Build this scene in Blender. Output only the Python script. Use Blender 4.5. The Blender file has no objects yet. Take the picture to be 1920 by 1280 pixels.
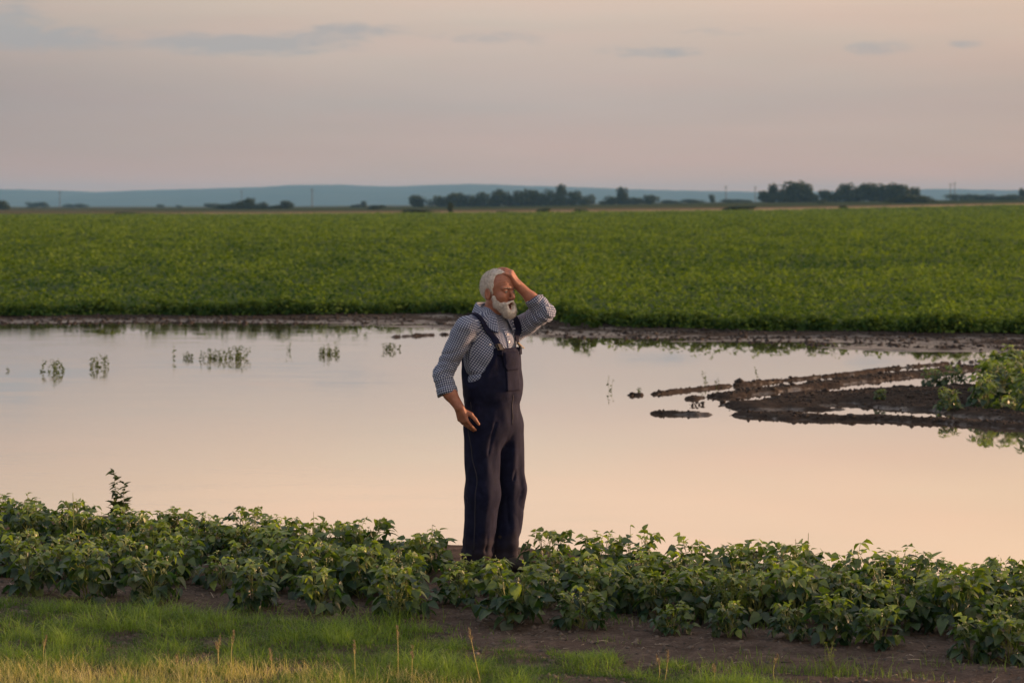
import bpy, math, random
import numpy as np
from concurrent.futures import ThreadPoolExecutor
from mathutils import Vector, Matrix
rng = np.random.default_rng(7)
random.seed(7)
SC = bpy.context.scene
COL = SC.collection
F_PX = 85.0 / 36.0 * 1920.0          # focal length in pixels of the 1920 wide frame
CAM_H = 2.13
HOR = 385.0                          # row of the horizon

def at(px, py, d):
    """world point seen at pixel (px, py) at distance d"""
    return np.array([(px - 960.0) * d / F_PX, d, CAM_H - (py - HOR) * d / F_PX])

def tag(o, label=None, cat=None, group=None, kind=None):
    if label: o['label'] = label
    if cat: o['category'] = cat
    if group: o['group'] = group
    if kind: o['kind'] = kind
    return o

def link_mesh(name, me, mat=None, parent=None):
    o = bpy.data.objects.new(name, me)
    COL.objects.link(o)
    if mat is not None:
        me.materials.append(mat)
    if parent is not None:
        o.parent = parent
    return o

def empty(name, loc):
    o = bpy.data.objects.new(name, None)
    o.location = loc
    o.empty_display_size = 0.1
    COL.objects.link(o)
    return o

def np_mesh(name, V, faces, smooth=True):
    """V (n,3); faces: list of (m,k) int arrays"""
    me = bpy.data.meshes.new(name)
    V = np.asarray(V, dtype=np.float32)
    if isinstance(faces, np.ndarray): faces = [faces]
    faces = [np.asarray(f, dtype=np.int32) for f in faces if len(f)]
    loops = np.concatenate([f.ravel() for f in faces])
    tot = np.concatenate([np.full(len(f), f.shape[1], dtype=np.int32) for f in faces])
    start = np.concatenate([[0], np.cumsum(tot)[:-1]]).astype(np.int32)
    me.vertices.add(len(V)); me.vertices.foreach_set('co', V.ravel())
    me.loops.add(len(loops)); me.loops.foreach_set('vertex_index', loops)
    me.polygons.add(len(tot)); me.polygons.foreach_set('loop_start', start)
    me.polygons.foreach_set('loop_total', tot)
    me.polygons.foreach_set('use_smooth', np.full(len(tot), smooth))
    me.update(calc_edges=True)
    return me

def vcol(me, C, name='Col'):
    """per-vertex colour / value attribute; C (n,) or (n,3)"""
    C = np.asarray(C, dtype=np.float32)
    if C.ndim == 1: C = np.stack([C, C, C], 1)
    a = me.color_attributes.new(name, 'FLOAT_COLOR', 'POINT')
    a.data.foreach_set('color', np.concatenate([C, np.ones((len(C), 1), np.float32)], 1).ravel())

# ---------- value noise ----------
def _h(ix, iy, iz, s):
    n = ix.astype(np.uint32) * np.uint32(374761393) + iy.astype(np.uint32) * np.uint32(668265263) + iz.astype(np.uint32) * np.uint32(2246822519) + np.uint32((s * 1274126177) & 0xffffffff)
    n = (n ^ (n >> np.uint32(13))) * np.uint32(1274126177)
    n = (n ^ (n >> np.uint32(16))) & np.uint32(0xffff)
    return n.astype(np.float32) * np.float32(1 / 32767.5) - np.float32(1)

def noise(P, s=0):
    P = np.asarray(P)
    i = np.floor(P).astype(np.int32); f = (P - i).astype(np.float32)
    f = f * f * (3 - 2 * f)
    x, y = i[..., 0], i[..., 1]
    z = i[..., 2] if P.shape[-1] > 2 else np.zeros_like(x)
    fx, fy = f[..., 0], f[..., 1]
    def L(z_):
        a = _h(x, y, z_, s) * (1 - fx) + _h(x + 1, y, z_, s) * fx
        b = _h(x, y + 1, z_, s) * (1 - fx) + _h(x + 1, y + 1, z_, s) * fx
        return a * (1 - fy) + b * fy
    if P.shape[-1] > 2:
        fz = f[..., 2]
        return L(z) * (1 - fz) + L(z + 1) * fz
    return L(z)

def fbm(P, s=0, o=4):
    P = np.asarray(P, dtype=np.float64)
    r = 0; a = 1.0; t = 0
    for k in range(o):
        r = r + a * noise(P * 2 ** k + 17.3 * k, s + k); t += a; a *= .5
    return r / t

def sstep(a, b, x):
    t = np.clip((x - a) / (b - a), 0, 1)
    return t * t * (3 - 2 * t)

# ---------- node helpers ----------
class NT:
    def __init__(s, name):
        s.m = bpy.data.materials.new(name); s.m.use_nodes = True
        s.t = s.m.node_tree; s.t.nodes.clear()
        s.out = s.n('ShaderNodeOutputMaterial')
    def n(s, typ, **kw):
        x = s.t.nodes.new(typ)
        for k, v in kw.items():
            if k[0] == '_':
                x.inputs[k[1:].replace('_', ' ')].default_value = v
            else: setattr(x, k, v)
        return x
    def l(s, a, b): s.t.links.new(a, b)
    def ramp(s, fac, stops, interp='LINEAR'):
        r = s.n('ShaderNodeValToRGB'); r.color_ramp.interpolation = interp
        e = r.color_ramp.elements
        while len(e) < len(stops): e.new(.5)
        for i, (p, c) in enumerate(stops):
            e[i].position = p; e[i].color = (c[0], c[1], c[2], 1) if hasattr(c, '__len__') else (c, c, c, 1)
        s.l(fac, r.inputs[0]); return r.outputs[0]
    def math(s, op, a, b=None, c=None):
        x = s.n('ShaderNodeMath', operation=op)
        for i, v in enumerate([a, b, c]):
            if v is None: continue
            if isinstance(v, (int, float)): x.inputs[i].default_value = v
            else: s.l(v, x.inputs[i])
        return x.outputs[0]
    def mix(s, f, a, b, blend='MIX'):
        x = s.n('ShaderNodeMix', data_type='RGBA', blend_type=blend)
        for i, v in ((0, f), (6, a), (7, b)):
            if isinstance(v, (int, float)): x.inputs[i].default_value = v
            elif isinstance(v, tuple): x.inputs[i].default_value = (*v, 1)
            else: s.l(v, x.inputs[i])
        return x.outputs[2]
    def noise(s, vec, scale, detail=4, rough=.55, dist=0.0):
        x = s.n('ShaderNodeTexNoise'); x.inputs['Scale'].default_value = scale
        x.inputs['Detail'].default_value = detail; x.inputs['Roughness'].default_value = rough
        x.inputs['Distortion'].default_value = dist
        if vec is not None: s.l(vec, x.inputs['Vector'])
        return x.outputs[0]
    def obj(s): return s.n('ShaderNodeTexCoord').outputs['Object']
    def attr(s, name): return s.n('ShaderNodeAttribute', attribute_name=name).outputs['Color']
    def bump(s, h, strength=.5, dist=.01):
        b = s.n('ShaderNodeBump'); b.inputs['Strength'].default_value = strength
        b.inputs['Distance'].default_value = dist; s.l(h, b.inputs['Height']); return b.outputs[0]
    def bsdf(s, col, rough=.6, spec=.5, normal=None, **kw):
        b = s.n('ShaderNodeBsdfPrincipled')
        if isinstance(col, tuple): b.inputs['Base Color'].default_value = (*col, 1)
        else: s.l(col, b.inputs['Base Color'])
        if isinstance(rough, (int, float)): b.inputs['Roughness'].default_value = rough
        else: s.l(rough, b.inputs['Roughness'])
        if isinstance(spec, (int, float)): b.inputs['Specular IOR Level'].default_value = spec
        else: s.l(spec, b.inputs['Specular IOR Level'])
        if normal is not None: s.l(normal, b.inputs['Normal'])
        for k, v in kw.items(): b.inputs[k.replace('_', ' ')].default_value = v
        return b
    def done(s, sh):
        s.l(sh.outputs[0] if hasattr(sh, 'outputs') else sh, s.out.inputs['Surface']); return s.m

# ---------- signed distance modelling ----------
def smin(a, b, k):
    if k <= 0: return np.minimum(a, b)
    h = np.maximum(k - np.abs(a - b), 0) / k
    return np.minimum(a, b) - h * h * k * .25
def smax(a, b, k): return -smin(-a, -b, k)

def d_cone(P, a, b, ra, rb):
    a = np.asarray(a, float); b = np.asarray(b, float); ab = b - a
    t = np.clip(((P - a) @ ab) / (ab @ ab + 1e-12), 0, 1)
    return np.linalg.norm(P - a - t[:, None] * ab, axis=1) - (ra + (rb - ra) * t)

def d_ell(P, c, r, R=None):
    p = P - np.asarray(c, float)
    if R is not None: p = p @ R          # R columns = axes
    r = np.asarray(r, float)
    k0 = np.linalg.norm(p / r, axis=1); k1 = np.linalg.norm(p / (r * r), axis=1) + 1e-9
    return np.where(k0 < 1e-6, -r.min(), k0 * (k0 - 1) / k1)

class Field:
    """ordered list of unions with culling"""
    def __init__(s): s.L = []
    def cone(s, a, b, ra, rb, k=.02): s.L.append((lambda P: d_cone(P, a, b, ra, rb), k)); return s
    def ell(s, c, r, R=None, k=.02): s.L.append((lambda P: d_ell(P, c, r, R), k)); return s
    def __call__(s, P):
        c = P.mean(0, keepdims=True)
        rad = np.linalg.norm(P - c, axis=1).max() if len(P) > 1 else 0
        dc = np.array([f(c)[0] for f, k in s.L]); m = dc.min()
        d = None
        for (f, k), q in zip(s.L, dc):
            if q > m + 2.2 * rad + k + .02: continue
            v = f(P)
            d = v if d is None else smin(d, v, k)
        return d

def sdf_mesh(f, lo, hi, h, B=8, SUP=4):
    """surface nets on the blocks the surface passes through"""
    lo = np.asarray(lo, float); hi = np.asarray(hi, float)
    SB = B * SUP
    n = np.ceil((hi - lo) / h / SB).astype(int)
    W = (n * SB + 4)
    def gid(I): return (I[..., 0] + 1) + W[0] * ((I[..., 1] + 1) + W[1] * (I[..., 2] + 1))
    sup = np.stack(np.meshgrid(*[np.arange(k) for k in n], indexing='ij'), -1).reshape(-1, 3)
    sub = np.stack(np.meshgrid(*[np.arange(SUP)] * 3, indexing='ij'), -1).reshape(-1, 3) * B
    R3 = math.sqrt(3) * .5 * h
    g = np.stack(np.meshgrid(*[np.arange(B + 1)] * 3, indexing='ij'), -1).reshape(-1, 3)
    CO = np.array([[i, j, k] for i in (0, 1) for j in (0, 1) for k in (0, 1)])
    ED = [(0, 1), (2, 3), (4, 5), (6, 7), (0, 2), (1, 3), (4, 6), (5, 7), (0, 4), (1, 5), (2, 6), (3, 7)]
    fc = np.abs(f(lo + (sup * SB + SB / 2) * h))
    sup = sup[fc < SB * R3 * 1.3 + .012]
    def one(b):
        o = b * SB + sub
        c = np.abs(f(lo + (o + B / 2) * h))
        o = o[c < B * R3 * 1.3 + .008]
        if not len(o): return None
        I = o[:, None] + g[None]
        v = f((lo + I * h).reshape(-1, 3)).reshape((len(o),) + (B + 1,) * 3)
        s = v < 0
        cnt = sum(s[:, i:B + i, j:B + j, k:B + k].astype(np.int8) for i, j, k in CO)
        cells = np.argwhere((cnt > 0) & (cnt < 8))
        if not len(cells): return None
        cv = np.stack([v[cells[:, 0], cells[:, 1] + i, cells[:, 2] + j, cells[:, 3] + k] for i, j, k in CO], 1)
        acc = np.zeros((len(cells), 3)); w = np.zeros(len(cells))
        for a_, b_ in ED:
            va, vb = cv[:, a_], cv[:, b_]
            m = (va < 0) != (vb < 0)
            t = np.where(m, va / np.where(m, va - vb, 1), 0)
            acc += (CO[a_] + t[:, None] * (CO[b_] - CO[a_])) * m[:, None]; w += m
        gc = cells[:, 1:] + o[cells[:, 0]]
        ids = gid(gc); pos = lo + (gc + acc / w[:, None]) * h
        quads = []
        for ax in range(3):
            s0 = [slice(None)] + [slice(0, B)] * 3; s1 = list(s0); s1[ax + 1] = slice(1, B + 1)
            A = s[tuple(s0)]; C = s[tuple(s1)]
            e = np.argwhere(A != C)
            if not len(e): continue
            fl = A[e[:, 0], e[:, 1], e[:, 2], e[:, 3]]
            e = e[:, 1:] + o[e[:, 0]]
            u_, v_ = (ax + 1) % 3, (ax + 2) % 3
            du = np.zeros(3, int); du[u_] = 1; dv = np.zeros(3, int); dv[v_] = 1
            q = np.stack([gid(e), gid(e - du), gid(e - du - dv), gid(e - dv)], 1)
            q[~fl] = q[~fl][:, ::-1]
            quads.append(q)
        return ids, pos, np.concatenate(quads) if quads else np.zeros((0, 4), int)
    if len(sup) > 6:
        with ThreadPoolExecutor(4) as ex: res = [r for r in ex.map(one, sup) if r is not None]
    else: res = [r for r in map(one, sup) if r is not None]
    ids = np.concatenate([r[0] for r in res]); pos = np.concatenate([r[1] for r in res]); quads = np.concatenate([r[2] for r in res])
    o = np.argsort(ids); ids = ids[o]; pos = pos[o]
    k = np.searchsorted(ids, quads); k = np.clip(k, 0, len(ids) - 1)
    ok = (ids[k] == quads).all(1)
    return pos, k[ok]

def loft(rings, closed=True, cap=False):
    """rings (r, n, 3) -> V, quads"""
    R = np.asarray(rings, float); r, n = R.shape[:2]
    V = R.reshape(-1, 3); q = []
    m = n if closed else n - 1
    i = np.arange(r - 1)[:, None]; j = np.arange(m)[None]
    j2 = (j + 1) % n
    q = np.stack([i * n + j, i * n + j2, (i + 1) * n + j2, (i + 1) * n + j], -1).reshape(-1, 4)
    return V, q

def tube(pts, rad, n=6):
    pts = np.asarray(pts, float); rad = np.broadcast_to(np.asarray(rad, float), (len(pts),))
    T = np.gradient(pts, axis=0); T /= np.linalg.norm(T, axis=1, keepdims=True) + 1e-9
    ref = np.array([0, 0, 1.0]) if abs(T[:, 2]).mean() < .8 else np.array([1.0, 0, 0])
    U = np.cross(T, ref); U /= np.linalg.norm(U, axis=1, keepdims=True) + 1e-9
    Vv = np.cross(T, U)
    a = np.linspace(0, 2 * np.pi, n, endpoint=False)
    rings = pts[:, None] + rad[:, None, None] * (np.cos(a)[None, :, None] * U[:, None] + np.sin(a)[None, :, None] * Vv[:, None])
    return loft(rings)

class Acc:
    """collects pieces into one mesh"""
    def __init__(s): s.V = []; s.F = {}; s.n = 0; s.C = []
    def add(s, V, F, c=0.5):
        V = np.asarray(V, float)
        if not isinstance(F, (list, tuple)): F = [F]
        for f in F:
            f = np.asarray(f, int)
            if len(f): s.F.setdefault(f.shape[1], []).append(f + s.n)
        s.V.append(V); s.n += len(V)
        c = np.asarray(c, float)
        s.C.append(np.broadcast_to(c, (len(V),) + ((3,) if c.shape[-1:] == (3,) else ())).astype(float))
    def mesh(s, name, smooth=True, col=True):
        V = np.concatenate(s.V)
        me = np_mesh(name, V, [np.concatenate(f) for f in s.F.values()], smooth)
        if col: vcol(me, np.concatenate(s.C))
        return me
# =====================================================================  GROUND
def near_shore(x):  return 15.25 - .47 * x + .012 * x * x
_fx = np.array([-60, -20, -9.2, -5.4, -1.5, .35, 2.8, 5.2, 7.4, 12, 30, 80.])
_fy = np.array([52, 46, 43.3, 44.0, 42.7, 39.3, 38.0, 36.6, 35.0, 33, 28, 24.])
def far_shore(x):   return np.interp(x, _fx, _fy)
_cx = np.array([-60, -20, -9.7, -5.6, -1.2, .4, 2.2, 4.8, 8.4, 14, 30, 80.])
_cy = np.array([56, 50, 46.3, 46.6, 47.8, 45.2, 42.2, 40.4, 39.8, 39, 37, 34.])
def crop_edge(x):   return np.interp(x, _cx, _cy)
def px2g(px, py):
    p = at(px, py, 1.0); d = -CAM_H / (p[2] - CAM_H); return np.array([p[0] * d, d])
RIDGES = []   # (polyline, half width, height)
def ridge(pts, w, h): RIDGES.append((np.array([px2g(*p) for p in pts]), w, h))
ridge([(1225, 734), (1330, 723), (1500, 706), (1600, 697), (1650, 690)], .085, .092)
ridge([(1292, 743), (1345, 738), (1358, 737)], .09, .088)
ridge([(1362, 739), (1400, 733), (1480, 724), (1520, 720)], .24, .100)
ridge([(1520, 720), (1620, 707), (1760, 693), (1930, 675), (2100, 661)], .30, .102)
ridge([(1228, 770), (1328, 772)], .10, .092)
ridge([(1395, 773), (1500, 778), (1620, 780), (1740, 784), (1850, 791), (2000, 801), (2200, 807)], .26, .100)
ridge([(1455, 757), (1520, 746), (1620, 736), (1760, 731), (2000, 721), (2300, 717)], .72, .107)
ridge([(1640, 752), (1760, 760), (1860, 772), (2000, 785), (2200, 790)], .42, .104)
ridge([(1660, 745), (1800, 742), (2000, 740), (2300, 735)], 1.0, .120)
ridge([(1290, 757), (1318, 753)], .045, .09); ridge([(1348, 751), (1362, 750)], .05, .09); ridge([(1378, 748), (1400, 748)], .04, .09)
ridge([(1182, 736), (1206, 736)], .06, .09); ridge([(1650, 689), (1740, 681), (1850, 673)], .07, .09)
ridge([(1365, 1039), (1440, 1035), (1485, 1042)], .045, .079); ridge([(1360, 1029), (1400, 1027), (1430, 1028)], .02, .078)
ridge([(735, 629), (800, 625), (860, 623)], .10, .089)

def seg_dist(X, Y, pl):
    best = np.full(X.shape, 1e9)
    for a, b in zip(pl[:-1], pl[1:]):
        ab = b - a
        t = np.clip(((X - a[0]) * ab[0] + (Y - a[1]) * ab[1]) / (ab @ ab), 0, 1)
        best = np.minimum(best, np.hypot(X - a[0] - t * ab[0], Y - a[1] - t * ab[1]))
    return best

# far terrain given by the rows at which it is seen
_kd = np.array([300., 640., 800., 1150., 1500., 3000., 12000.])
_ks = np.array([-.6, -.2118, -.10, 0., .11, .2118, .6])
_ky = np.array([[417.2, 417.2, 417.2, 417.2, 415, 413, 411],
                [405, 403.2, 402, 399.5, 394.5, 384.5, 380],
                [401, 399.5, 399, 396.5, 391, 381.5, 377],
                [397, 396, 395, 390, 383, 378, 376],
                [393, 391.5, 390.5, 386.5, 378.5, 374.5, 373],
                [390, 389, 388.5, 384, 378, 374, 372],
                [386, 386, 386, 382, 378, 376, 376.]])
def far_z(X, Y):
    d = np.maximum(Y, 1.0); s = np.clip(X / d, -.6, .6)
    ld = np.log(np.clip(d, 300, 12000)); lk = np.log(_kd)
    i = np.clip(np.searchsorted(lk, ld, 'right') - 1, 0, len(lk) - 2)
    t = (ld - lk[i]) / (lk[i + 1] - lk[i]); t = np.clip(t, 0, 1)
    rows = np.stack([np.interp(s, _ks, r) for r in _ky], 0)
    y = np.take_along_axis(rows, i[None], 0)[0] * (1 - t) + np.take_along_axis(rows, i[None] + 1, 0)[0] * t
    z = CAM_H - (y - HOR) * np.clip(d, 300, 12000) / F_PX
    return z * sstep(120, 300, d)

def ground_z(X, Y, fine=True):
    X = np.asarray(X, float); Y = np.asarray(Y, float)
    P2 = np.stack([X, Y], -1)
    sh = near_shore(X); fs = far_shore(X); ce = crop_edge(X)
    n1 = fbm(P2 * .8, 50, 3)
    # 0 on the near field, dips into the pond, rises again to the far field
    d1 = Y - sh + .45 * n1 + .12 * fbm(P2 * 4, 51, 2)
    d2 = fs - Y + .9 * fbm(P2 * np.array([.25, .8]), 52, 3)
    inside = np.minimum(d1, d2 * .35)
    inside = np.minimum(inside, (58 - np.abs(X)) * .1)
    z = np.where(inside > 0, -.03 - .22 * (1 - np.exp(-np.maximum(inside, 0) / 1.6)), -.03 + .03 * (1 - np.exp(np.minimum(inside, 0) / .8)))
    z = z + np.where(inside < 0, .012, .012 * np.exp(-np.maximum(inside, 0) / .1))
    # wet hollows on the far margin
    m = (Y > fs - 2) & (Y < ce + 1)
    z = z + np.where(m, -.020 + .050 * fbm(P2 * np.array([.22, 1.3]), 53, 4) + .020 * sstep(0, 4, Y - fs), 0)
    if fine:
        R = 0
        for pl, w, h in RIDGES:
            dd = seg_dist(X, Y, pl)
            dd = dd * (1 + .3 * fbm(P2 * 5, 54, 2)) + w * (.55 * fbm(P2 * np.array([2.1, 5]), 57, 3)) + .03 * fbm(P2 * 9, 56, 2)
            R = np.maximum(R, h * (1 - sstep(.35, 1.25, dd / w)))
        deep = np.clip(-.03 - z, 0, None)
        z = np.where(R > 0, np.maximum(z, -.105 + R * 1.15 + .010 * fbm(P2 * 7, 55, 3) * (R > .04)), z)
        # clods and wheel ruts
        soil = (inside < .3).astype(float)
        z = z + soil * (Y < 40) * (.007 * fbm(P2 * 5, 57, 3) + .006 * fbm(P2 * np.array([9, 16]), 58, 2))
        z = z + (R > .05) * (.009 * fbm(P2 * 9, 59, 2))
        # ruts running along the strip in the bare soil
        u = Y + .34 * X
        z = z + .009 * np.sin(u * 14 + 2 * n1) * sstep(9.5, 10.5, u) * (1 - sstep(12.0, 12.4, u))
    return z + far_z(X, Y)

def grow(a, b, step0, g):
    out = [a]; st = step0
    while out[-1] < b: out.append(out[-1] + st); st *= g
    return np.array(out)

def build_ground():
    xr = np.concatenate([np.arange(-4.5, 8.01, .045), grow(8.05, 14000, .06, 1.09)])
    xl = -grow(4.55, 14000, .06, 1.09)[::-1]
    xs = np.concatenate([xl, xr])
    ys = [8.0]
    while ys[-1] < 60: ys.append(ys[-1] + max(.035, ys[-1] * ys[-1] / 9655 * .9))
    ys = np.array(ys); st = ys[-1] - ys[-2]
    ys = np.concatenate([-grow(-7.9, 300, .12, 1.2)[::-1], ys, grow(ys[-1] + st, 14000, st, 1.03)])
    X, Y = np.meshgrid(xs, ys)
    Z = ground_z(X.ravel(), Y.ravel()).reshape(X.shape)
    V = np.stack([X, Y, Z], -1).reshape(-1, 3)
    r, c = X.shape
    i = np.arange(r - 1)[:, None]; j = np.arange(c - 1)[None]
    Q = np.stack([i * c + j, i * c + j + 1, (i + 1) * c + j + 1, (i + 1) * c + j], -1).reshape(-1, 4)
    me = np_mesh('ground', V, Q)
    # what the land is made of
    x, y, z = V.T
    P2 = np.stack([x, y], -1)
    soil = np.array([.118, .090, .076]); wet = np.array([.027, .021, .019])
    col = np.tile(soil, (len(V), 1))
    def put(mask, c):
        col[:] = col * (1 - mask[:, None]) + np.array(c) * mask[:, None]
    n = fbm(P2 * 3, 60, 3)
    put(np.clip(.5 + n, 0, 1) * .45, (.160, .127, .106))
    far = y / np.maximum(far_shore(x), 1)
    W = 1 - sstep(.000, np.where((y > 20) & (y < 35), .055, np.where(y > 35, .10, .05)), z + .03 - .03 * n)          # wet near the waterline
    W = np.where((y > 14) & (y < 60), W, 0)
    put(W, wet)
    marg = sstep(-1, .5, y - far_shore(x)) * (y < 60)
    put(marg * .95, (.036, .028, .025))
    put(marg * sstep(.0, .25, fbm(P2 * np.array([.5, 2.4]), 66, 3)), (.060, .050, .042))
    spit = ((y > 22) & (y < 35) & (z > -.03)).astype(float)
    put(spit * .9, (.056, .046, .040))
    put(spit * sstep(.1, .35, fbm(P2 * 2.2, 67, 3)) * .6, (.055, .044, .038))
    crop = sstep(-.1, .4, y - crop_edge(x))
    put(crop, (.035, .045, .018))
    s = x / np.maximum(y, 1)
    e1 = np.interp(s, [-.21, -.1, 0, .1, .21], [640, 640, 640, 640, 640.])
    jig = 25 * fbm(np.stack([x / 60, y / 60], -1), 61, 3)
    tan_ = sstep(0, 6, y + jig * .3 - 640) * (1 - sstep(0, 25, y + jig - 760))
    put(tan_, (.46, .33, .20))
    gap = sstep(-.20, .02, fbm(np.stack([x / 45, y / 60], -1), 62, 3) + np.interp(s, [-.25, -.17, -.10, -.03, .02], [.40, .25, -.08, -.25, -.38]))
    put(tan_ * gap, (.075, .10, .035))
    rest = sstep(0, 40, y + jig - 760)
    put(rest, (.046, .060, .022))
    bands = fbm(np.stack([x / 420, y / 90], -1), 63, 3)
    put(rest * sstep(.02, .16, bands), (.085, .085, .036))
    put(rest * sstep(.10, .22, fbm(np.stack([x / 260, y / 60], -1), 64, 3)), (.024, .034, .016))
    put(rest * sstep(.22, .34, fbm(np.stack([x / 500, y / 80], -1), 65, 2)), (.17, .13, .075))
    vcol(me, col)
    vcol(me, W, 'Wet')
    m = NT('soil_and_fields'); o = m.obj()
    c = m.attr('Col'); w = m.attr('Wet')
    n1 = m.noise(o, 9, 6, .65); n2 = m.noise(o, 60, 5, .7); n3 = m.noise(o, 220, 3, .6)
    c = m.mix(1.0, c, m.ramp(n1, [(.25, .55), (.75, 1.45)]), 'MULTIPLY')
    c = m.mix(.7, c, m.ramp(n2, [(.3, .55), (.7, 1.4)]), 'MULTIPLY')
    ro = m.ramp(w, [(0, .92), (.7, .85), (1, .32)])
    h = m.math('ADD', m.math('MULTIPLY', n1, 1.5), m.math('ADD', n2, m.math('MULTIPLY', n3, .4)))
    b = m.bsdf(c, ro, m.ramp(w, [(0, 0), (.75, .04), (1, .5)]), m.bump(h, .8, .018))
    g = link_mesh('ground', me, m.done(b))
    tag(g, kind='structure')
    # water
    xs = np.linspace(-62, 62, 3); ys = np.linspace(12, 62, 3)
    me = np_mesh('water', np.array([[a, b_, -.03] for b_ in ys for a in xs]), np.array([[i * 3 + j, i * 3 + j + 1, (i + 1) * 3 + j + 1, (i + 1) * 3 + j] for i in range(2) for j in range(2)]))
    m = NT('pond_water'); o = m.obj()
    mp = m.n('ShaderNodeMapping'); m.l(o, mp.inputs[0]); mp.inputs['Scale'].default_value = (1, 3.2, 1)
    mp.inputs['Rotation'].default_value = (0, 0, .08)
    r1 = m.noise(mp.outputs[0], 5.5, 3, .5, .4)
    r2 = m.noise(mp.outputs[0], .55, 2, .5)
    sx = m.n('ShaderNodeSeparateXYZ'); m.l(o, sx.inputs[0])
    lft = m.n('ShaderNodeMapRange'); m.l(sx.outputs[0], lft.inputs[0])
    lft.inputs[1].default_value = 2; lft.inputs[2].default_value = -6; lft.inputs[3].default_value = .12; lft.inputs[4].default_value = 1
    amp = m.math('MULTIPLY', m.ramp(r2, [(.40, .10), (.62, 1.0)]), lft.outputs[0])
    bp_ = m.n('ShaderNodeBump'); bp_.inputs['Distance'].default_value = .010
    m.l(m.math('MULTIPLY', amp, .16), bp_.inputs['Strength']); m.l(r1, bp_.inputs['Height'])
    b = m.bsdf(m.ramp(m.noise(o, .5, 4), [(.3, (.17, .13, .10)), (.7, (.24, .185, .145))]), .6, .0)
    gl = m.n('ShaderNodeBsdfGlossy'); gl.inputs['Roughness'].default_value = .015; gl.inputs['Color'].default_value = (.98, .98, .98, 1)
    m.l(bp_.outputs[0], gl.inputs['Normal'])
    fr = m.n('ShaderNodeFresnel'); fr.inputs['IOR'].default_value = 1.33
    mx = m.n('ShaderNodeMixShader'); m.l(m.math('POWER', fr.outputs[0], .20), mx.inputs[0]); m.l(b.outputs[0], mx.inputs[1]); m.l(gl.outputs[0], mx.inputs[2])
    wtr = link_mesh('water', me, m.done(mx)); tag(wtr, kind='structure')

def build_hills():
    px = [-3200, -2600, -2000, -1500, -900, -500, -250, 0, 60, 180, 260, 400, 490, 560, 640, 720, 800, 880, 940, 1000, 1060, 1120, 1200, 1300, 1420, 1560, 1750, 1800, 1920, 2200, 2600, 3000, 3600, 4300, 5200]
    py = [356, 348, 354, 347, 352, 350, 357, 355, 355.5, 360, 357, 353.5, 350.5, 346.5, 346.5, 350, 347.5, 345, 346.5, 349, 350, 352.5, 355.5, 357.5, 360, 359, 354.5, 355, 357, 352, 356, 354, 348, 355, 352]
    D = 10500.
    xs = np.linspace(-3200, 5200, 520)
    ys = np.interp(xs, px, py)
    rows = []
    for k, (dd, hh) in enumerate(((-2200, 0), (-1500, .30), (-700, .72), (0, 1.0), (900, .75), (2000, 0))):
        d = D + dd
        top = CAM_H - (ys - HOR) * D / F_PX
        top = top + 6 * noise(np.stack([xs / 23, np.full_like(xs, k * 3.1)], -1), 70) * (hh > 0) * (k != 3) + (1.2 * noise(np.stack([xs / 7, xs * 0], -1), 71) if k == 3 else 0)
        X = (xs - 960) * D / F_PX
        rows.append(np.stack([X, np.full_like(X, d), top * hh - (30 if hh == 0 else 0)], -1))
    V, Q = loft(np.array(rows), closed=False)
    me = np_mesh('hills', V, Q)
    m = NT('wooded_hills'); o = m.obj()
    c = m.ramp(m.noise(o, .004, 5), [(.35, (.030, .050, .035)), (.65, (.055, .070, .045))])
    h = link_mesh('hills', me, m.done(m.bsdf(c, .9, .1)))
    tag(h, kind='structure')
# =====================================================================  PERSON
DM = 14.1                                    # distance of the man
P0 = np.array([(925 - 960) * DM / F_PX, DM, 0.0])
def pt(px, py, w):
    """point of the figure seen at pixel (px,py), w metres behind its axis"""
    return at(px, py, DM + w) - P0
TH = math.radians(50)
Fb = np.array([math.sin(TH), -math.cos(TH), 0]); Lb = np.array([math.cos(TH), math.sin(TH), 0]); Zb = np.array([0, 0, 1.])
RB = np.stack([Fb, Lb, Zb], 1)
def bp(a, b, z): return a * Fb + b * Lb + z * Zb
HY = math.radians(51); HP = math.radians(3)
Fh0 = np.array([math.sin(HY), -math.cos(HY), 0]); Lh = np.array([math.cos(HY), math.sin(HY), 0])
Fh = math.cos(HP) * Fh0 + math.sin(HP) * Zb
Uh = np.cross(Fh, Lh); Uh *= np.sign(Uh[2])
RH = np.stack([Fh, Lh, Uh], 1)
HC = pt(934.3, 547, 0)
def hd(f, l, v): return HC + f * Fh + l * Lh + v * Uh

SHN = pt(873, 614, -.15); ELN = pt(831, 702, -.14); WRN = pt(861, 763, -.205)      # near (his right) arm
SHF = pt(968, 618, .13); ELF = pt(1022, 585, .0); WRF = pt(970.5, 533.5, -.022)        # raised (his left) arm

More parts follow.
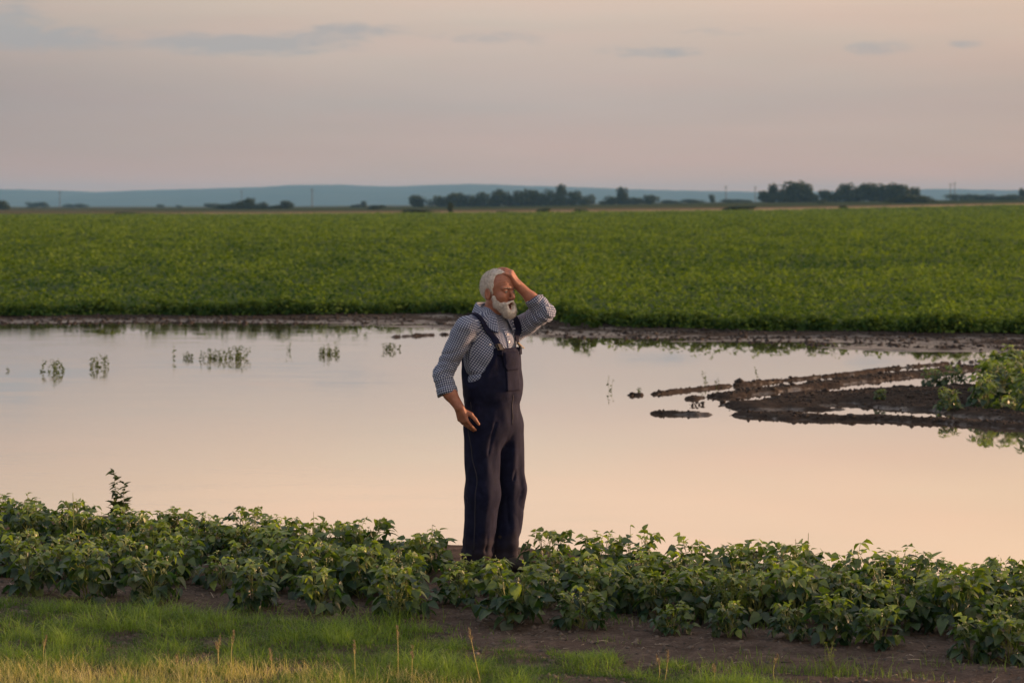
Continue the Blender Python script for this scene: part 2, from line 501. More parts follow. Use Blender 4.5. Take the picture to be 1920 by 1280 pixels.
def hand_fields(fld, wr, fdir, palmn, side, spread, curls, L=1.0, thumb=None):
    """wr wrist, fdir direction of fingers, palmn palm-facing normal, side = direction index->little finger"""
    fdir = fdir / np.linalg.norm(fdir)
    palmn = palmn - (palmn @ fdir) * fdir; palmn /= np.linalg.norm(palmn)
    sd = np.cross(fdir, palmn); sd *= np.sign(sd @ side)
    pl = .088 * L
    for i, (o, ln) in enumerate(zip((-.030, -.010, .010, .029), (.96, 1.0, .94, .84))):
        k0 = wr + fdir * pl * ln + sd * o
        fld.cone(wr + sd * o * .6 + fdir * .01, k0, .0165, .0125, k=.012)
        d = fdir + sd * spread[i]; d /= np.linalg.norm(d)
        p = k0; lens = np.array([.042, .027, .021]) * ln * L; rr = [.0108, .0098, .009, .0075]
        ang = 0
        for j in range(3):
            ang += curls[i][j]
            dd = d * math.cos(ang) + palmn * math.sin(ang)
            q = p + dd * lens[j]
            fld.cone(p, q, rr[j], rr[j + 1], k=.003 if j == 0 else .004)
            p = q
    t0, t1, t2, t3 = thumb
    fld.cone(t0, t1, .016, .0135, k=.014).cone(t1, t2, .0125, .0110, k=.006).cone(t2, t3, .0110, .0085, k=.004)
    return fld

def head_sdf(P):
    """face features in head frame"""
    q = (P - HC) @ RH
    S = np.abs(q[:, 1]); qs = q.copy(); qs[:, 1] = S
    d = d_ell(q, (-.008, 0, .034), (.098, .076, .091))
    d = smin(d, d_ell(q, (.042, 0, .045), (.049, .057, .060)), .03)
    d = smin(d, d_ell(q, (.032, 0, -.045), (.056, .055, .078)), .03)
    d = smin(d, d_cone(qs, (-.005, .052, -.055), (.062, .02, -.108), .018, .022), .03)
    d = smin(d, d_ell(q, (.072, 0, -.112), (.026, .026, .020)), .02)
    d = smin(d, d_ell(qs, (.058, .038, -.030), (.030, .026, .026)), .02)
    d = smin(d, d_cone(qs, (.0905, .008, .020), (.076, .047, .019), .0120, .011), .012)      # brow ridge
    d = smax(d, -d_ell(qs, (.101, .034, .002), (.020, .019, .0135)), .010)                   # sockets
    d = smin(d, d_ell(qs, (.0785, .032, .002), (.0148, .0165, .0115)), .004)                 # eyelids
    d = smax(d, -d_ell(qs, (.094, .032, -.0005), (.010, .0115, .0034)), .002)                 # narrowed eyes
    d = smin(d, d_cone(q, (.088, 0, .008), (.112, 0, -.036), .0070, .0110), .010)            # nose
    d = smin(d, d_ell(qs, (.099, .0125, -.042), (.013, .0085, .0085)), .006)
    d = smax(d, -d_ell(qs, (.106, .007, -.052), (.006, .004, .004)), .003)
    d = smin(d, d_cone(qs, (.092, .0, -.068), (.080, .028, -.074), .008, .006), .010)         # upper lip
    d = smin(d, d_cone(qs, (.090, .0, -.114), (.078, .022, -.106), .008, .006), .008)         # lower lip
    d = smax(d, -d_ell(q, (.082, 0, -.092), (.046, .022, .0205)), .006)                      # open mouth
    e = d_ell(qs, (-.018, .078, -.012), (.021, .010, .035))
    e = smax(e, -d_ell(qs, (-.013, .089, -.008), (.011, .009, .022)), .006)
    d = smin(d, e, .008)
    cr = .0007 * np.sin(q[:, 2] * 420 + 1.3 * np.sin(q[:, 1] * 60)) * sstep(.035, .045, q[:, 2]) * (1 - sstep(.075, .09, q[:, 2])) * sstep(.03, .06, q[:, 0])
    return d + cr

body = Field()
body.ell(bp(-.02, 0, 1.25), (.108, .162, .21), RB, .03)
body.ell(bp(-.015, 0, 1.05), (.105, .145, .19), RB, .04)
body.ell(bp(-.01, 0, .90), (.100, .140, .15), RB, .04)
NB = bp(-.035, 0, 1.43)
for s_ in (-1, 1):
    body.cone(bp(-.03, 0, 1.44), SHN if s_ < 0 else SHF, .06, .052, .04)
MDN = pt(844, 738, -.175)
body.cone(SHN, ELN, .052, .040, .03).cone(ELN, MDN, .040, .038, .01).cone(MDN, WRN, .038, .0285, .02)
body.cone(SHF, ELF, .052, .038, .03).cone(ELF, WRF, .038, .0285, .01)
fm = ELF + (WRF - ELF) * .35
body.cone(fm, fm + (WRF - ELF) * .15, .038, .037, .02)
body.cone(NB, hd(-.030, 0, -.075), .062, .056, .03)
HIPN = bp(.0, -.10, .88); KNN = pt(905, 925, -.10); FTN = pt(894, 1046, -.07)
HIPF = bp(.0, .10, .88); KNF = pt(957, 925, .05); FTF = pt(946, 1058, .0)
for H, K, Ft in ((HIPN, KNN, FTN), (HIPF, KNF, FTF)):
    body.cone(H, K, .080, .055, .04).cone(K, Ft, .052, .038, .03)
# near hand hanging at the thigh
fd = pt(870.5, 795, -.20) - WRN
hn = Field()
thn = [pt(871, 771, -.20), pt(883, 777, -.212), pt(891, 786, -.212), pt(897.5, 795, -.205)]
hand_fields(hn, WRN, fd, np.array([.72, .69, .0]), np.array([-1., 0, -.3]), (.0, .02, .03, .05),
            [(.42, .18, .10), (.46, .2, .12), (.52, .25, .15), (.62, .3, .2)], .97, thn)
body.L += hn.L
# raised hand on the forehead and hair
KN = pt(957.5, 511.5, -.03)
fd = KN - WRF
hf = Field()
thf = [WRF + fd * .25 + np.array([-.005, .02, 0]), pt(960, 519, .025), pt(953, 512, .045), pt(944, 507, .055)]
pn = hd(0, 0, .03) - KN
hand_fields(hf, WRF, fd, pn, np.array([0, -1., 0]), (-.05, 0, .05, .1),
            [(.62, .32, .25), (.66, .32, .22), (.70, .32, .22), (.72, .36, .22)], .92, thf)
body.L += hf.L
_bodyf = body
def body_sdf(P):
    d = _bodyf(P)
    c = P.mean(0); rad = np.linalg.norm(P - c, axis=1).max()
    if np.linalg.norm(c - HC) < .25 + rad:
        dh = head_sdf(P)
        # neck joins smoothly, the hand only touches
        q = (P - HC) @ RH
        k = np.where(q[:, 2] < -.03, .03, .002)
        hh = np.maximum(k - np.abs(d - dh), 0) / k
        d = np.minimum(d, dh) - hh * hh * k * .25
        m = smax(np.zeros(1), np.zeros(1), 0)
        d = np.where(q[:, 2] < -.03, smax(d, -d_ell(q, (.082, 0, -.092), (.046, .022, .0205)), .004), d)
    return d

# ---- clothes
def wr(P, sc, amp, s=0):
    """cloth wrinkles"""
    w1 = noise(P * np.array([1, 1, 1]) * 9, s + 5)
    return amp * (noise(P * sc + w1[:, None] * .8, s) + .5 * noise(P * sc * 2.1, s + 9))

def rid(P, f, amp, s, stretch=(1, 1, 1)):
    # sharp folds: narrow valleys where a warped noise crosses zero
    q = P * (f * np.asarray(stretch, float))
    q = q + .9 * noise(P * f * .7, s + 3)[:, None]
    return amp * (np.maximum(1 - 2.2 * np.abs(noise(q, s)), 0) ** 1.5) * np.clip(.6 + noise(P * 5, s + 7), 0, 1)

def crease(P, a, d, n, width, depth):
    """groove starting at a along direction d"""
    d = d / np.linalg.norm(d)
    t = (P - a) @ d
    r = np.linalg.norm(P - a - t[:, None] * d, axis=1)
    return depth * np.exp(-(r / width) ** 2) * sstep(-.01, .02, t) * (1 - sstep(n - .03, n, t))

tors = Field()
tors.ell(bp(-.015, 0, 1.245), (.140, .188, .235), RB, .03)
tors.ell(bp(-.004, 0, 1.07), (.142, .180, .17), RB, .05)
tors.cone(bp(-.035, 0, 1.462), SHN + Lb * .015, .072, .062, .05)
tors.cone(bp(-.035, 0, 1.462), SHF - Lb * .01, .072, .062, .05)
CUN = pt(840, 739, -.165)
CUF = pt(1000, 557, -.012)
slv = Field()
slv.cone(SHN, ELN, .068, .060, .03).cone(ELN, CUN + (CUN - ELN) * .6, .058, .055, .02)
slv2 = Field()
slv2.cone(SHF, ELF, .068, .057, .03).cone(ELF, CUF, .056, .052, .02).cone(CUF, CUF + (CUF - ELF) * .8, .052, .048, .01)
axN = (CUN - ELN) / np.linalg.norm(CUN - ELN)
axF = (CUF - ELF) / np.linalg.norm(CUF - ELF)
def shirt_sdf(P):
    t = tors(P)
    a = slv(P); b = slv2(P)
    # rolled cuffs
    tn = (P - CUN) @ axN; tf = (P - CUF) @ axF
    rn = np.linalg.norm(P - CUN - tn[:, None] * axN, axis=1); rf = np.linalg.norm(P - CUF - tf[:, None] * axF, axis=1)
    a = np.minimum(a, smax(rn - .0595, np.abs(tn + .018) - .018, .006))
    b = np.minimum(b, smax(rf - .0565, np.abs(tf + .018) - .017, .006))
    a = smax(a, tn - .001, .002); b = smax(b, tf - .001, .002)
    # hollow cuff mouths
    a = smax(a, -smax(rn - .050, -(tn + .02), .004), .002)
    b = smax(b, -smax(rf - .046, -(tf + .02), .004), .002)
    # sleeve wrinkles around elbows and armpits
    eN = np.linalg.norm(P - ELN, axis=1); eF = np.linalg.norm(P - ELF, axis=1)
    ringN = np.sin(((P - ELN) @ axN) * 190 + 2.2 * noise(P * 22, 3)) * np.exp(-(eN / .075) ** 2)
    ringF = np.sin(((P - ELF) @ ((ELF - SHF) / .27)) * 170 + 2.5 * noise(P * 20, 4)) * np.exp(-(eF / .11) ** 2)
    a = a + .0035 * ringN + wr(P, 15, .0055, 1) + rid(P, 11, .014, 61, (1, 1, 1.5)); b = b + .0055 * ringF + wr(P, 17, .0055, 2) + rid(P, 12, .014, 62)
    t = t + wr(P * np.array([1, 1, .8]), 12, .0065, 3) + rid(P, 8, .014, 63, (1, 1, .7))
    # pulls from the raised shoulder across the chest
    for k in range(5):
        st = SHF + Fb * (.06 - .02 * k) + Zb * (-.02 - .025 * k) - Lb * .01
        t = t + crease(P, st, -Lb * .9 - Zb * (.5 + .25 * k) + Fb * .3, .20, .011, .009)
    t = smax(t, .98 - P[:, 2], .01)
    d = smin(t, a, .018); d = smin(d, b, .022)
    # neck hole
    q = P - NB
    ax = (HC - NB) / np.linalg.norm(HC - NB)
    tt = q @ ax
    return d

pants = Field()
pants.ell(bp(-.010, 0, 1.02), (.145, .184, .17), RB, .04)
pants.ell(bp(-.005, 0, .88), (.150, .180, .17), RB, .06)
HN2 = bp(-.01, -.088, .83); HF2 = bp(.01, .088, .83)
pants.cone(HN2, pt(904, 925, -.09), .108, .098, .05).cone(pt(904, 925, -.09), pt(894, 1052, -.07), .098, .092, .04)
legf = Field()
legf.cone(HF2, pt(956, 915, .05), .108, .086, .05).cone(pt(956, 915, .05), pt(946, 1062, .0), .086, .078, .04)
hemN = pt(894, 1052, -.07)[2] - .0; hemF = pt(946, 1062, 0)[2]

CRS_N = [(948, 800, -.10, -.45, -1, .30, .009), (930, 790, -.16, -.25, -1, .22, .007), (905, 785, -.2, .12, -1, .26, .007), (886, 900, -.19, .5, -.8, .14, .008), (925, 915, -.12, -.6, -.6, .14, .008), (890, 960, -.18, .1, -1, .2, .007), (915, 985, -.15, -.12, -1, .18, .007),
         (872, 935, -.12, .7, -.35, .11, .008)]
CRS_F = [(955, 800, -.06, .2, -1, .3, .008), (968, 880, -.03, -.3, -1, .22, .008), (975, 930, .0, -.6, -.5, .12, .008), (950, 940, -.04, .1, -1, .25, .007), (965, 990, -.03, -.35, -1, .14, .007)]
def pants_sdf(P):
    a = pants(P); b = legf(P)
    z = P[:, 2]
    # long drapes down the legs
    low = 1 - sstep(.55, .95, z)
    ang = P[:, 0] * 38 + P[:, 1] * 30
    a = a + low * .0045 * np.sin(ang + 2.0 * noise(P * np.array([3, 3, 2.2]), 8)) + wr(P * np.array([1, 1, .35]), 15, .0055, 6)
    b = b + low * .0045 * np.sin(ang * 1.1 + 1 + 2.0 * noise(P * np.array([3, 3, 2.2]), 18)) + wr(P * np.array([1, 1, .35]), 15, .0055, 7)
    a = a + rid(P, 7, .006, 64, (1.3, 1.3, .45)); b = b + rid(P, 7, .003, 65, (1.3, 1.3, .45))
    for (px, py, w_, dx, dz, L_, dp) in CRS_N: a = a + crease(P, pt(px, py, w_), np.array([dx, .0, dz]), L_, .010, dp)
    for (px, py, w_, dx, dz, L_, dp) in CRS_F: b = b + crease(P, pt(px, py, w_), np.array([dx, .0, dz]), L_, .010, dp)
    # stacked folds at the hems and behind the knees
    a = a + .0035 * np.sin(z * 95 + 2 * noise(P * 9, 9)) * (1 - sstep(.10, .26, z)) 
    b = b + .0035 * np.sin(z * 95 + 2 + 2 * noise(P * 9, 19)) * (1 - sstep(.10, .26, z)) 
    k = .015 + .035 * sstep(.6, .85, z)
    h = np.maximum(k - np.abs(a - b), 0) / k
    d = np.minimum(a, b) - h * h * k * .25
    # waist gather
    d = d + .004 * np.sin(z * 120 + 3 * noise(P * 7, 12)) * np.exp(-((z - 1.02) / .04) ** 2)
    # side seam
    q = P @ RB
    d = smax(d, .045 - z, .004)
    return d

def bib_sdf(P):
    q = P @ RB
    z = P[:, 2]
    t = tors(P) - .018 + wr(P * np.array([1, 1, .5]), 14, .0045, 21) + rid(P, 9, .006, 66, (1, 1, .5))
    # front width narrows upward, back is higher in the middle
    zz = np.clip((z - 1.03) / .27, 0, 1)
    wb = .108 + .13 * (1 - zz) ** 1.6
    reg = (np.abs(q[:, 1]) - wb) * .8
    zt = np.where(q[:, 0] > -.02, 1.305 + .0 * z, 1.27)
    reg = smax(reg, z - zt, .01)
    reg = np.where(z < 1.03, -.05, reg)
    t = smax(t, reg, .004)
    t = smax(t, .96 - z, .01)
    return t
def overall_sdf(P):
    return smin(pants_sdf(np.asarray(P)) + 10 * np.maximum(P[:, 2] - 1.06, 0) * 1.0, bib_sdf(P), .012)

def hair_noise(P, s):
    return noise(P * 70, s) * .0022 + noise(P * 160, s + 1) * .0014
def hair_sdf(P):
    q = (P - HC) @ RH; S = np.abs(q[:, 1])
    d = d_ell(q, (-.010, 0, .036), (.1015, .0805, .0960))
    d = smin(d, d_ell(q, (.025, 0, .078), (.055, .052, .047)), .03)
    d = d + hair_noise(P, 31)
    # hairline: front/top boundary and side boundary
    hl = .028 + .048 * sstep(.092, .112, q[:, 2]) - .02 * sstep(.0, -.05, -q[:, 2]) * 0
    hl = hl - .010 * sstep(.05, .0, q[:, 2])
    reg = q[:, 0] - hl + .005 * noise(q * 120, 3) + .005 * noise(q * 45, 13)
    low = -.045 - .9 * np.clip(-(q[:, 0] + .02), 0, .06)
    low = np.where(q[:, 0] > -.03, -.05, low)
    reg = smax(reg, low - q[:, 2], .008)
    ear = d_ell(np.stack([q[:, 0], S, q[:, 2]], 1), (-.018, .082, -.020), (.026, .04, .042))
    reg = smax(reg, -ear, .006)
    return smax(d, reg, .010)
def beard_sdf(P):
    q = (P - HC) @ RH; qs = np.stack([q[:, 0], np.abs(q[:, 1]), q[:, 2]], 1)
    d = d_cone(qs, (.016, .064, -.030), (.028, .053, -.068), .009, .014)
    d = smin(d, d_cone(qs, (.028, .053, -.068), (.070, .025, -.106), .014, .023), .02)
    d = smin(d, d_ell(q, (.077, 0, -.123), (.031, .031, .026)), .02)
    d = smin(d, d_cone(qs, (.036, .050, -.066), (.070, .036, -.078), .009, .010), .015)
    d = smin(d, d_cone(qs, (.072, .034, -.075), (.080, .026, -.11), .012, .015), .02)
    d = smin(d, d_cone(qs, (.102, .003, -.058), (.082, .034, -.074), .0070, .008), .008)
    d = smax(d, -d_ell(q, (.108, 0, -.091), (.046, .0235, .0205)), .006)
    return d + hair_noise(P, 41)

def smooth_boxed(f, lo, hi, h, name, mat, parent, shade=True):
    V, Q = sdf_mesh(f, lo, hi, h)
    me = np_mesh(name, V, Q)
    return link_mesh(name, me, mat, parent), V, Q

def uv_cloth(me, V, Q, bones):
    """gingham coordinates that follow each panel (metres along / around the panel axis)"""
    C = V[Q].mean(1)
    best = np.full(len(Q), 1e9); which = np.zeros(len(Q), int)
    for i, (a, b, r, bias, ref) in enumerate(bones):
        d = d_cone(C, a, b, r, r) + bias
        m = d < best; best[m] = d[m]; which[m] = i
    UV = np.zeros((len(Q), 4, 2))
    for i, (a, b, r, bias, ref) in enumerate(bones):
        m = which == i
        if not m.any(): continue
        ax = (b - a) / np.linalg.norm(b - a)
        u = ref - (ref @ ax) * ax; u /= np.linalg.norm(u); v = np.cross(ax, u)
        p = V[Q[m]] - a
        t = p @ ax; an = np.arctan2(p @ v, p @ u)
        an = an[:, :1] + (an - an[:, :1] + np.pi) % (2 * np.pi) - np.pi
        per = round(2 * np.pi * r / CHK) * CHK
        w = an * per / (2 * np.pi)
        if i == 0:      # the two fronts of the shirt are cut on the bias
            sd = np.sign((C[m] @ Lb) + .0)[:, None]
            gr = math.radians(33) * sd * (np.abs(C[m] @ Lb)[:, None] > .012)
            t, w = t * np.cos(gr) - w * np.sin(gr), t * np.sin(gr) + w * np.cos(gr)
        UV[m, :, 0] = t; UV[m, :, 1] = w
    for el, tip in ((ELN, (ELN - SHN) / .3 + (ELN - CUN) / .12), (ELF, (ELF - SHF) / .25 + (ELF - CUF) / .13)):
        tip = tip / np.linalg.norm(tip); q = C - el; r = np.linalg.norm(q, axis=1)
        m = (r < .085) & ((q @ tip) > .45 * r)
        e1 = np.cross(tip, [0, 1., 0]); e1 /= np.linalg.norm(e1); e2 = np.cross(tip, e1)
        UV[m, :, 0] = (V[Q[m]] - el) @ e1; UV[m, :, 1] = (V[Q[m]] - el) @ e2
    lay = me.uv_layers.new(name='UVMap')
    lay.data.foreach_set('uv', UV.reshape(-1, 2).astype(np.float32).ravel())
CHK = .0128

# ---- materials
def mat_skin():
    m = NT('skin'); o = m.obj()
    n1 = m.noise(o, 28, 4); n2 = m.noise(o, 160, 3)
    c = m.ramp(m.math('ADD', m.math('MULTIPLY', m.math('SUBTRACT', n1, .5), 1.6), .5), [(.25, (.29, .128, .080)), (.7, (.43, .205, .132))])
    c = m.mix(m.math('MULTIPLY', n2, .6), c, (.30, .095, .060))
    b = m.bsdf(c, .5, .4, m.bump(m.math('ADD', n2, m.math('MULTIPLY', m.noise(o, 420, 2), .5)), .7, .003))
    b.inputs['Subsurface Weight'].default_value = .05
    b.inputs['Subsurface Radius'].default_value = (.02, .006, .003); b.inputs['Subsurface Scale'].default_value = .5
    return m.done(b)
def mat_gingham():
    m = NT('gingham_cloth')
    uv = m.n('ShaderNodeTexCoord').outputs['UV']
    sp = m.n('ShaderNodeSeparateXYZ'); m.l(uv, sp.inputs[0])
    def band(x):
        f = m.math('FRACT', m.math('DIVIDE', x, CHK))
        return m.math('GREATER_THAN', f, .52)
    a, b = band(sp.outputs[0]), band(sp.outputs[1])
    s = m.math('MULTIPLY', m.math('ADD', a, b), .5)
    c = m.ramp(s, [(0, (.47, .52, .62)), (.25, (.47, .52, .62)), (.26, (.105, .135, .24)), (.74, (.105, .135, .24)), (.75, (.016, .024, .062)), (1, (.016, .024, .062))], 'CONSTANT')
    o = m.obj()
    w = m.math('ADD', m.noise(o, 900, 2), m.math('MULTIPLY', m.noise(o, 60, 3), 1.2))
    b_ = m.bsdf(c, .85, .25, m.bump(w, .25, .002)); b_.inputs['Sheen Weight'].default_value = .15
    return m.done(b_)
def mat_denim():
    m = NT('navy_work_cloth'); o = m.obj()
    n = m.noise(o, 30, 5); f = m.noise(o, 700, 2)
    c = m.ramp(n, [(.25, (.0038, .0056, .020)), (.55, (.0068, .0092, .031)), (.8, (.013, .017, .046))])
    sz = m.n('ShaderNodeSeparateXYZ'); m.l(o, sz.inputs[0])
    mud = m.ramp(m.math('ADD', sz.outputs[2], m.math('MULTIPLY', m.math('SUBTRACT', m.noise(o, 14, 4), .5), .25)), [(.10, .35), (.24, 0)])
    c = m.mix(mud, c, (.060, .046, .036))
    fade = m.ramp(m.noise(o, 6, 3), [(.45, 0), (.75, .35)])
    c = m.mix(fade, c, (.018, .021, .040))
    b = m.bsdf(c, .8, .12, m.bump(m.math('ADD', f, m.math('MULTIPLY', n, 2)), .35, .002))
    b.inputs['Sheen Weight'].default_value = .03; b.inputs['Sheen Roughness'].default_value = .5
    b.inputs['Sheen Tint'].default_value = (1, .75, .75, 1)
    return m.done(b)
def mat_hair():
    m = NT('white_hair'); o = m.obj()
    c = m.ramp(m.noise(o, 75, 4, .6), [(.3, (.42, .39, .35)), (.6, (.74, .70, .65))])
    return m.done(m.bsdf(c, .65, .3, m.bump(m.noise(o, 300, 3), .5, .002)))
def mat_plain(name, col, rough=.5, metal=0, bumpsc=None, spec=.5):
    m = NT(name); o = m.obj()
    n = m.noise(o, bumpsc or 60, 3)
    c = m.mix(n, tuple(x * .75 for x in col), tuple(min(1, x * 1.2) for x in col))
    b = m.bsdf(c, rough, spec, m.bump(n, .25, .002)); b.inputs['Metallic'].default_value = metal
    return m.done(b)

def strands(V, N, n, length, rad, lean, seed):
    r = np.random.default_rng(seed)
    k = r.integers(0, len(V), n)
    p = V[k]; d = N[k] * .34 + lean(p) + r.normal(0, .28, (n, 3))
    d /= np.linalg.norm(d, axis=1, keepdims=True)
    L = length * r.uniform(.6, 1.2, (n, 1))
    s = np.cross(d, r.normal(size=(n, 3))); s /= np.linalg.norm(s, axis=1, keepdims=True)
    drop = np.array([0, 0, -1.]) * .25
    m_ = p + d * L * .55; e = p + (d + drop) * L
    W = rad
    Vn = np.stack([p - s * W, p + s * W, m_ + s * W * .7, m_ - s * W * .7, e], 1).reshape(-1, 3)
    b = np.arange(n)[:, None] * 5
    return Vn, [b + np.array([0, 1, 2, 3]), b + np.array([3, 2, 4])]

def vert_normals(me):
    N = np.zeros(len(me.vertices) * 3, np.float32)
    me.vertices.foreach_get('normal', N) if False else None
    a = np.array([v.normal[:] for v in me.vertices]) if len(me.vertices) < 60000 else None
    return a

def on_surface(f, p, off):
    p = np.array(p, float); one = p.ndim == 1; p = p.reshape(-1, 3)
    E = np.eye(3) * 1e-3; n = len(p)
    for _ in range(12):
        v = f(np.concatenate([p] + [p + e for e in E])).reshape(4, n)
        g = (v[1:] - v[0]).T; g = g / (np.linalg.norm(g, axis=1, keepdims=True) + 1e-12)
        p = p - g * (v[0] - off)[:, None] * .9
    return (p[0], g[0]) if one else (p, g)

def ribbon(f, ctrl, width, off, thick, n=24, snap=True):
    ctrl = np.asarray(ctrl, float)
    # catmull-rom
    P = np.vstack([2 * ctrl[0] - ctrl[1], ctrl, 2 * ctrl[-1] - ctrl[-2]])
    out = []
    m = len(ctrl) - 1
    for i in range(n + 1):
        t = i / n * m; k = min(int(t), m - 1); t -= k
        a, b, c, d = P[k:k + 4]
        out.append(.5 * (2 * b + (c - a) * t + (2 * a - 5 * b + 4 * c - d) * t * t + (3 * b - a - 3 * c + d) * t ** 3))
    pts, nr = on_surface(f, np.array(out), off)
    for _ in range(2):
        pts[1:-1] = pts[1:-1] * .5 + (pts[2:] + pts[:-2]) * .25; nr[1:-1] = nr[1:-1] * .5 + (nr[2:] + nr[:-2]) * .25
    T = np.gradient(pts, axis=0); T /= np.linalg.norm(T, axis=1, keepdims=True)
    S = np.cross(T, nr); S /= np.linalg.norm(S, axis=1, keepdims=True)
    w = width / 2; h = thick
    rings = np.stack([pts - S * w, pts - S * w + nr * h, pts - S * w * .8 + nr * h * 1.3, pts + S * w * .8 + nr * h * 1.3, pts + S * w + nr * h, pts + S * w, pts + S * w * .6 - nr * h * .3, pts - S * w * .6 - nr * h * .3], 1)
    V, q = loft(rings)
    k = len(V) - 8
    caps = [np.array([[7, 6, 5, 4, 3, 2, 1, 0]]), np.array([[k, k + 1, k + 2, k + 3, k + 4, k + 5, k + 6, k + 7]])]
    return V, [q] + caps

def build_person():
    root = empty('person', tuple(P0))
    tag(root, 'bearded white haired man in checked shirt and navy overalls clutching his forehead', 'person')
    sk, gi, dn, hr = mat_skin(), mat_gingham(), mat_denim(), mat_hair()
    link = smooth_boxed
    # body (hands and face at fine resolution throughout)
    V, Q = sdf_mesh(body_sdf, (-.36, -.34, .04), (.46, .34, 1.84), .0034)
    link_mesh('body', np_mesh('body', V, Q), sk, root)
    # eyes
    for s_ in (-1, 1):
        A = Acc()
        c = hd(.0835, .032 * s_, .0005)
        u = np.linspace(0, 2 * np.pi, 14, endpoint=False); v = np.linspace(.05, np.pi - .05, 9)
        rings = [c + .0105 * (np.cos(b) * Fh + np.sin(b) * (np.cos(u)[:, None] * Lh + np.sin(u)[:, None] * Uh)) for b in v]
        VV, q = loft(np.array(rings))
        dark = np.repeat(np.where(v < .75, 0., 1.), 14)
        A.add(VV, [q, np.arange(14)[None, ::-1]], dark)
        m = NT('eye'); cc = m.mix(m.attr('Col'), (.02, .015, .012), (.5, .45, .42)); mm = m.done(m.bsdf(cc, .15))
        link_mesh('eye', A.mesh('eye'), mm, root)
    mq = hd(.070, 0, -.091)
    V, Q = sdf_mesh(lambda P: d_ell(P, mq, (.012, .024, .022), RH), mq - .035, mq + .035, .002)
    link_mesh('mouth', np_mesh('mouth', V, Q), mat_plain('mouth_shade', (.075, .020, .018), .6), root)  # filler in the mouth, coloured dark to paint the cavity's shade
    tq = hd(.080, 0, -.103)
    V, Q = sdf_mesh(lambda P: d_ell(P, tq, (.012, .012, .004), RH), tq - .03, tq + .03, .002)
    link_mesh('tongue', np_mesh('tongue', V, Q), mat_plain('tongue', (.30, .09, .08), .35), root)
    # shirt
    V, Q = sdf_mesh(shirt_sdf, (-.40, -.36, .94), (.48, .36, 1.60), .0042)
    me = np_mesh('shirt', V, Q)
    bones = [(bp(0, 0, .9), bp(0, 0, 1.5), .155, 0, -Fb), (SHN + (ELN - SHN) * .12, ELN, .062, .0, np.array([1., .3, 0])), (ELN, CUN, .058, .0, np.array([1., .3, 0])),
             (SHF + (ELF - SHF) * .12, ELF, .064, .0, np.array([.3, .9, 0])), (ELF, CUF, .055, .0, np.array([0, .9, .3]))]
    uv_cloth(me, V, Q, bones)
    shirt = link_mesh('shirt', me, gi, root)
    # collar: stand plus folded leaf
    n = 40
    an = np.linspace(-2.72, 2.72, n)          # angle from the back
    ax0 = NB + np.array([0, 0, .032])
    tilt = (hd(-.03, 0, -.1) - NB); tilt /= np.linalg.norm(tilt)
    def ringp(r, h, open_=0.0, drop=0.0):
        d = -np.cos(an)[:, None] * Fb + np.sin(an)[:, None] * Lb
        fr = sstep(1.6, 2.7, np.abs(an))
        return ax0 + d * (r + open_ * fr)[:, None] + Zb * (h - drop * fr)[:, None] + Fb * .004
    o = np.ones(n); fr = sstep(1.5, 2.72, np.abs(an))
    back = 1 - sstep(.6, 2.2, np.abs(an))
    rings = [ringp(.072 * o, .005 * o, .012), ringp(.071 * o, .058 * o + .034 * back - .03 * fr, .008), ringp(.076 * o, .070 * o + .038 * back - .035 * fr, .010),
             ringp(.089 * o, .050 * o + .028 * back - .045 * fr, .022), ringp(.112 * o - .004 * back, .006 * o + .012 * back - .085 * fr, .038)]
    inner = [r_ - (-np.cos(an)[:, None] * Fb + np.sin(an)[:, None] * Lb) * .0 for r_ in rings]
    V, q = loft(np.array(rings), closed=False)
    me = np_mesh('collar', V, q)
    uvl = me.uv_layers.new(name='UVMap')
    lens = np.array([0, .05, .062, .090, .150])
    UVv = np.stack([np.repeat(lens, n), np.tile(an * .15, 5)], 1)
    li = np.zeros(len(me.loops), np.int32); me.loops.foreach_get('vertex_index', li)
    uvl.data.foreach_set('uv', UVv[li].astype(np.float32).ravel())
    co = link_mesh('collar', me, gi, shirt)
    s = co.modifiers.new('s', 'SOLIDIFY'); s.thickness = .003; s.offset = 0
    s2 = co.modifiers.new('b', 'SUBSURF'); s2.levels = 1; s2.render_levels = 1
    # placket and buttons
    V, q = ribbon(shirt_sdf, [bp(.10, .0, 1.425), bp(.13, .0, 1.37), bp(.15, .0, 1.32), bp(.16, 0, 1.27)], .030, .001, .0022, 14)
    me = np_mesh('placket', V, q); lay = me.uv_layers.new(name='UVMap')
    li = np.zeros(len(me.loops), np.int32); me.loops.foreach_get('vertex_index', li)
    uvp = np.stack([V[:, 2], V @ Lb], 1); lay.data.foreach_set('uv', uvp[li].astype(np.float32).ravel())
    link_mesh('placket', me, gi, shirt)
    # breast pocket flap (near side) and cuffs' buttons
    bm_ = mat_plain('button', (.75, .73, .70), .3)
    for z in (1.405, 1.345):
        p, g = on_surface(shirt_sdf, bp(.15, .0, z), .004)
        V, Q = sdf_mesh(lambda P: smax(np.linalg.norm(np.cross(P - p, g), axis=1) - .0062, np.abs((P - p) @ g) - .002, .002), p - .01, p + .01, .0012)
        link_mesh('button', np_mesh('button', V, Q), bm_, shirt)
    p, g = on_surface(shirt_sdf, bp(.10, -.135, 1.335), .003)
    V, Q = sdf_mesh(lambda P: smax(np.linalg.norm(np.cross(P - p, g), axis=1) - .0062, np.abs((P - p) @ g) - .002, .002), p - .01, p + .01, .0012)
    link_mesh('button', np_mesh('button', V, Q), bm_, shirt)
    # overalls
    V, Q = sdf_mesh(overall_sdf, (-.34, -.34, .02), (.36, .34, 1.34), .0046)
    ov = link_mesh('overalls', np_mesh('overalls', V, Q), dn, root)
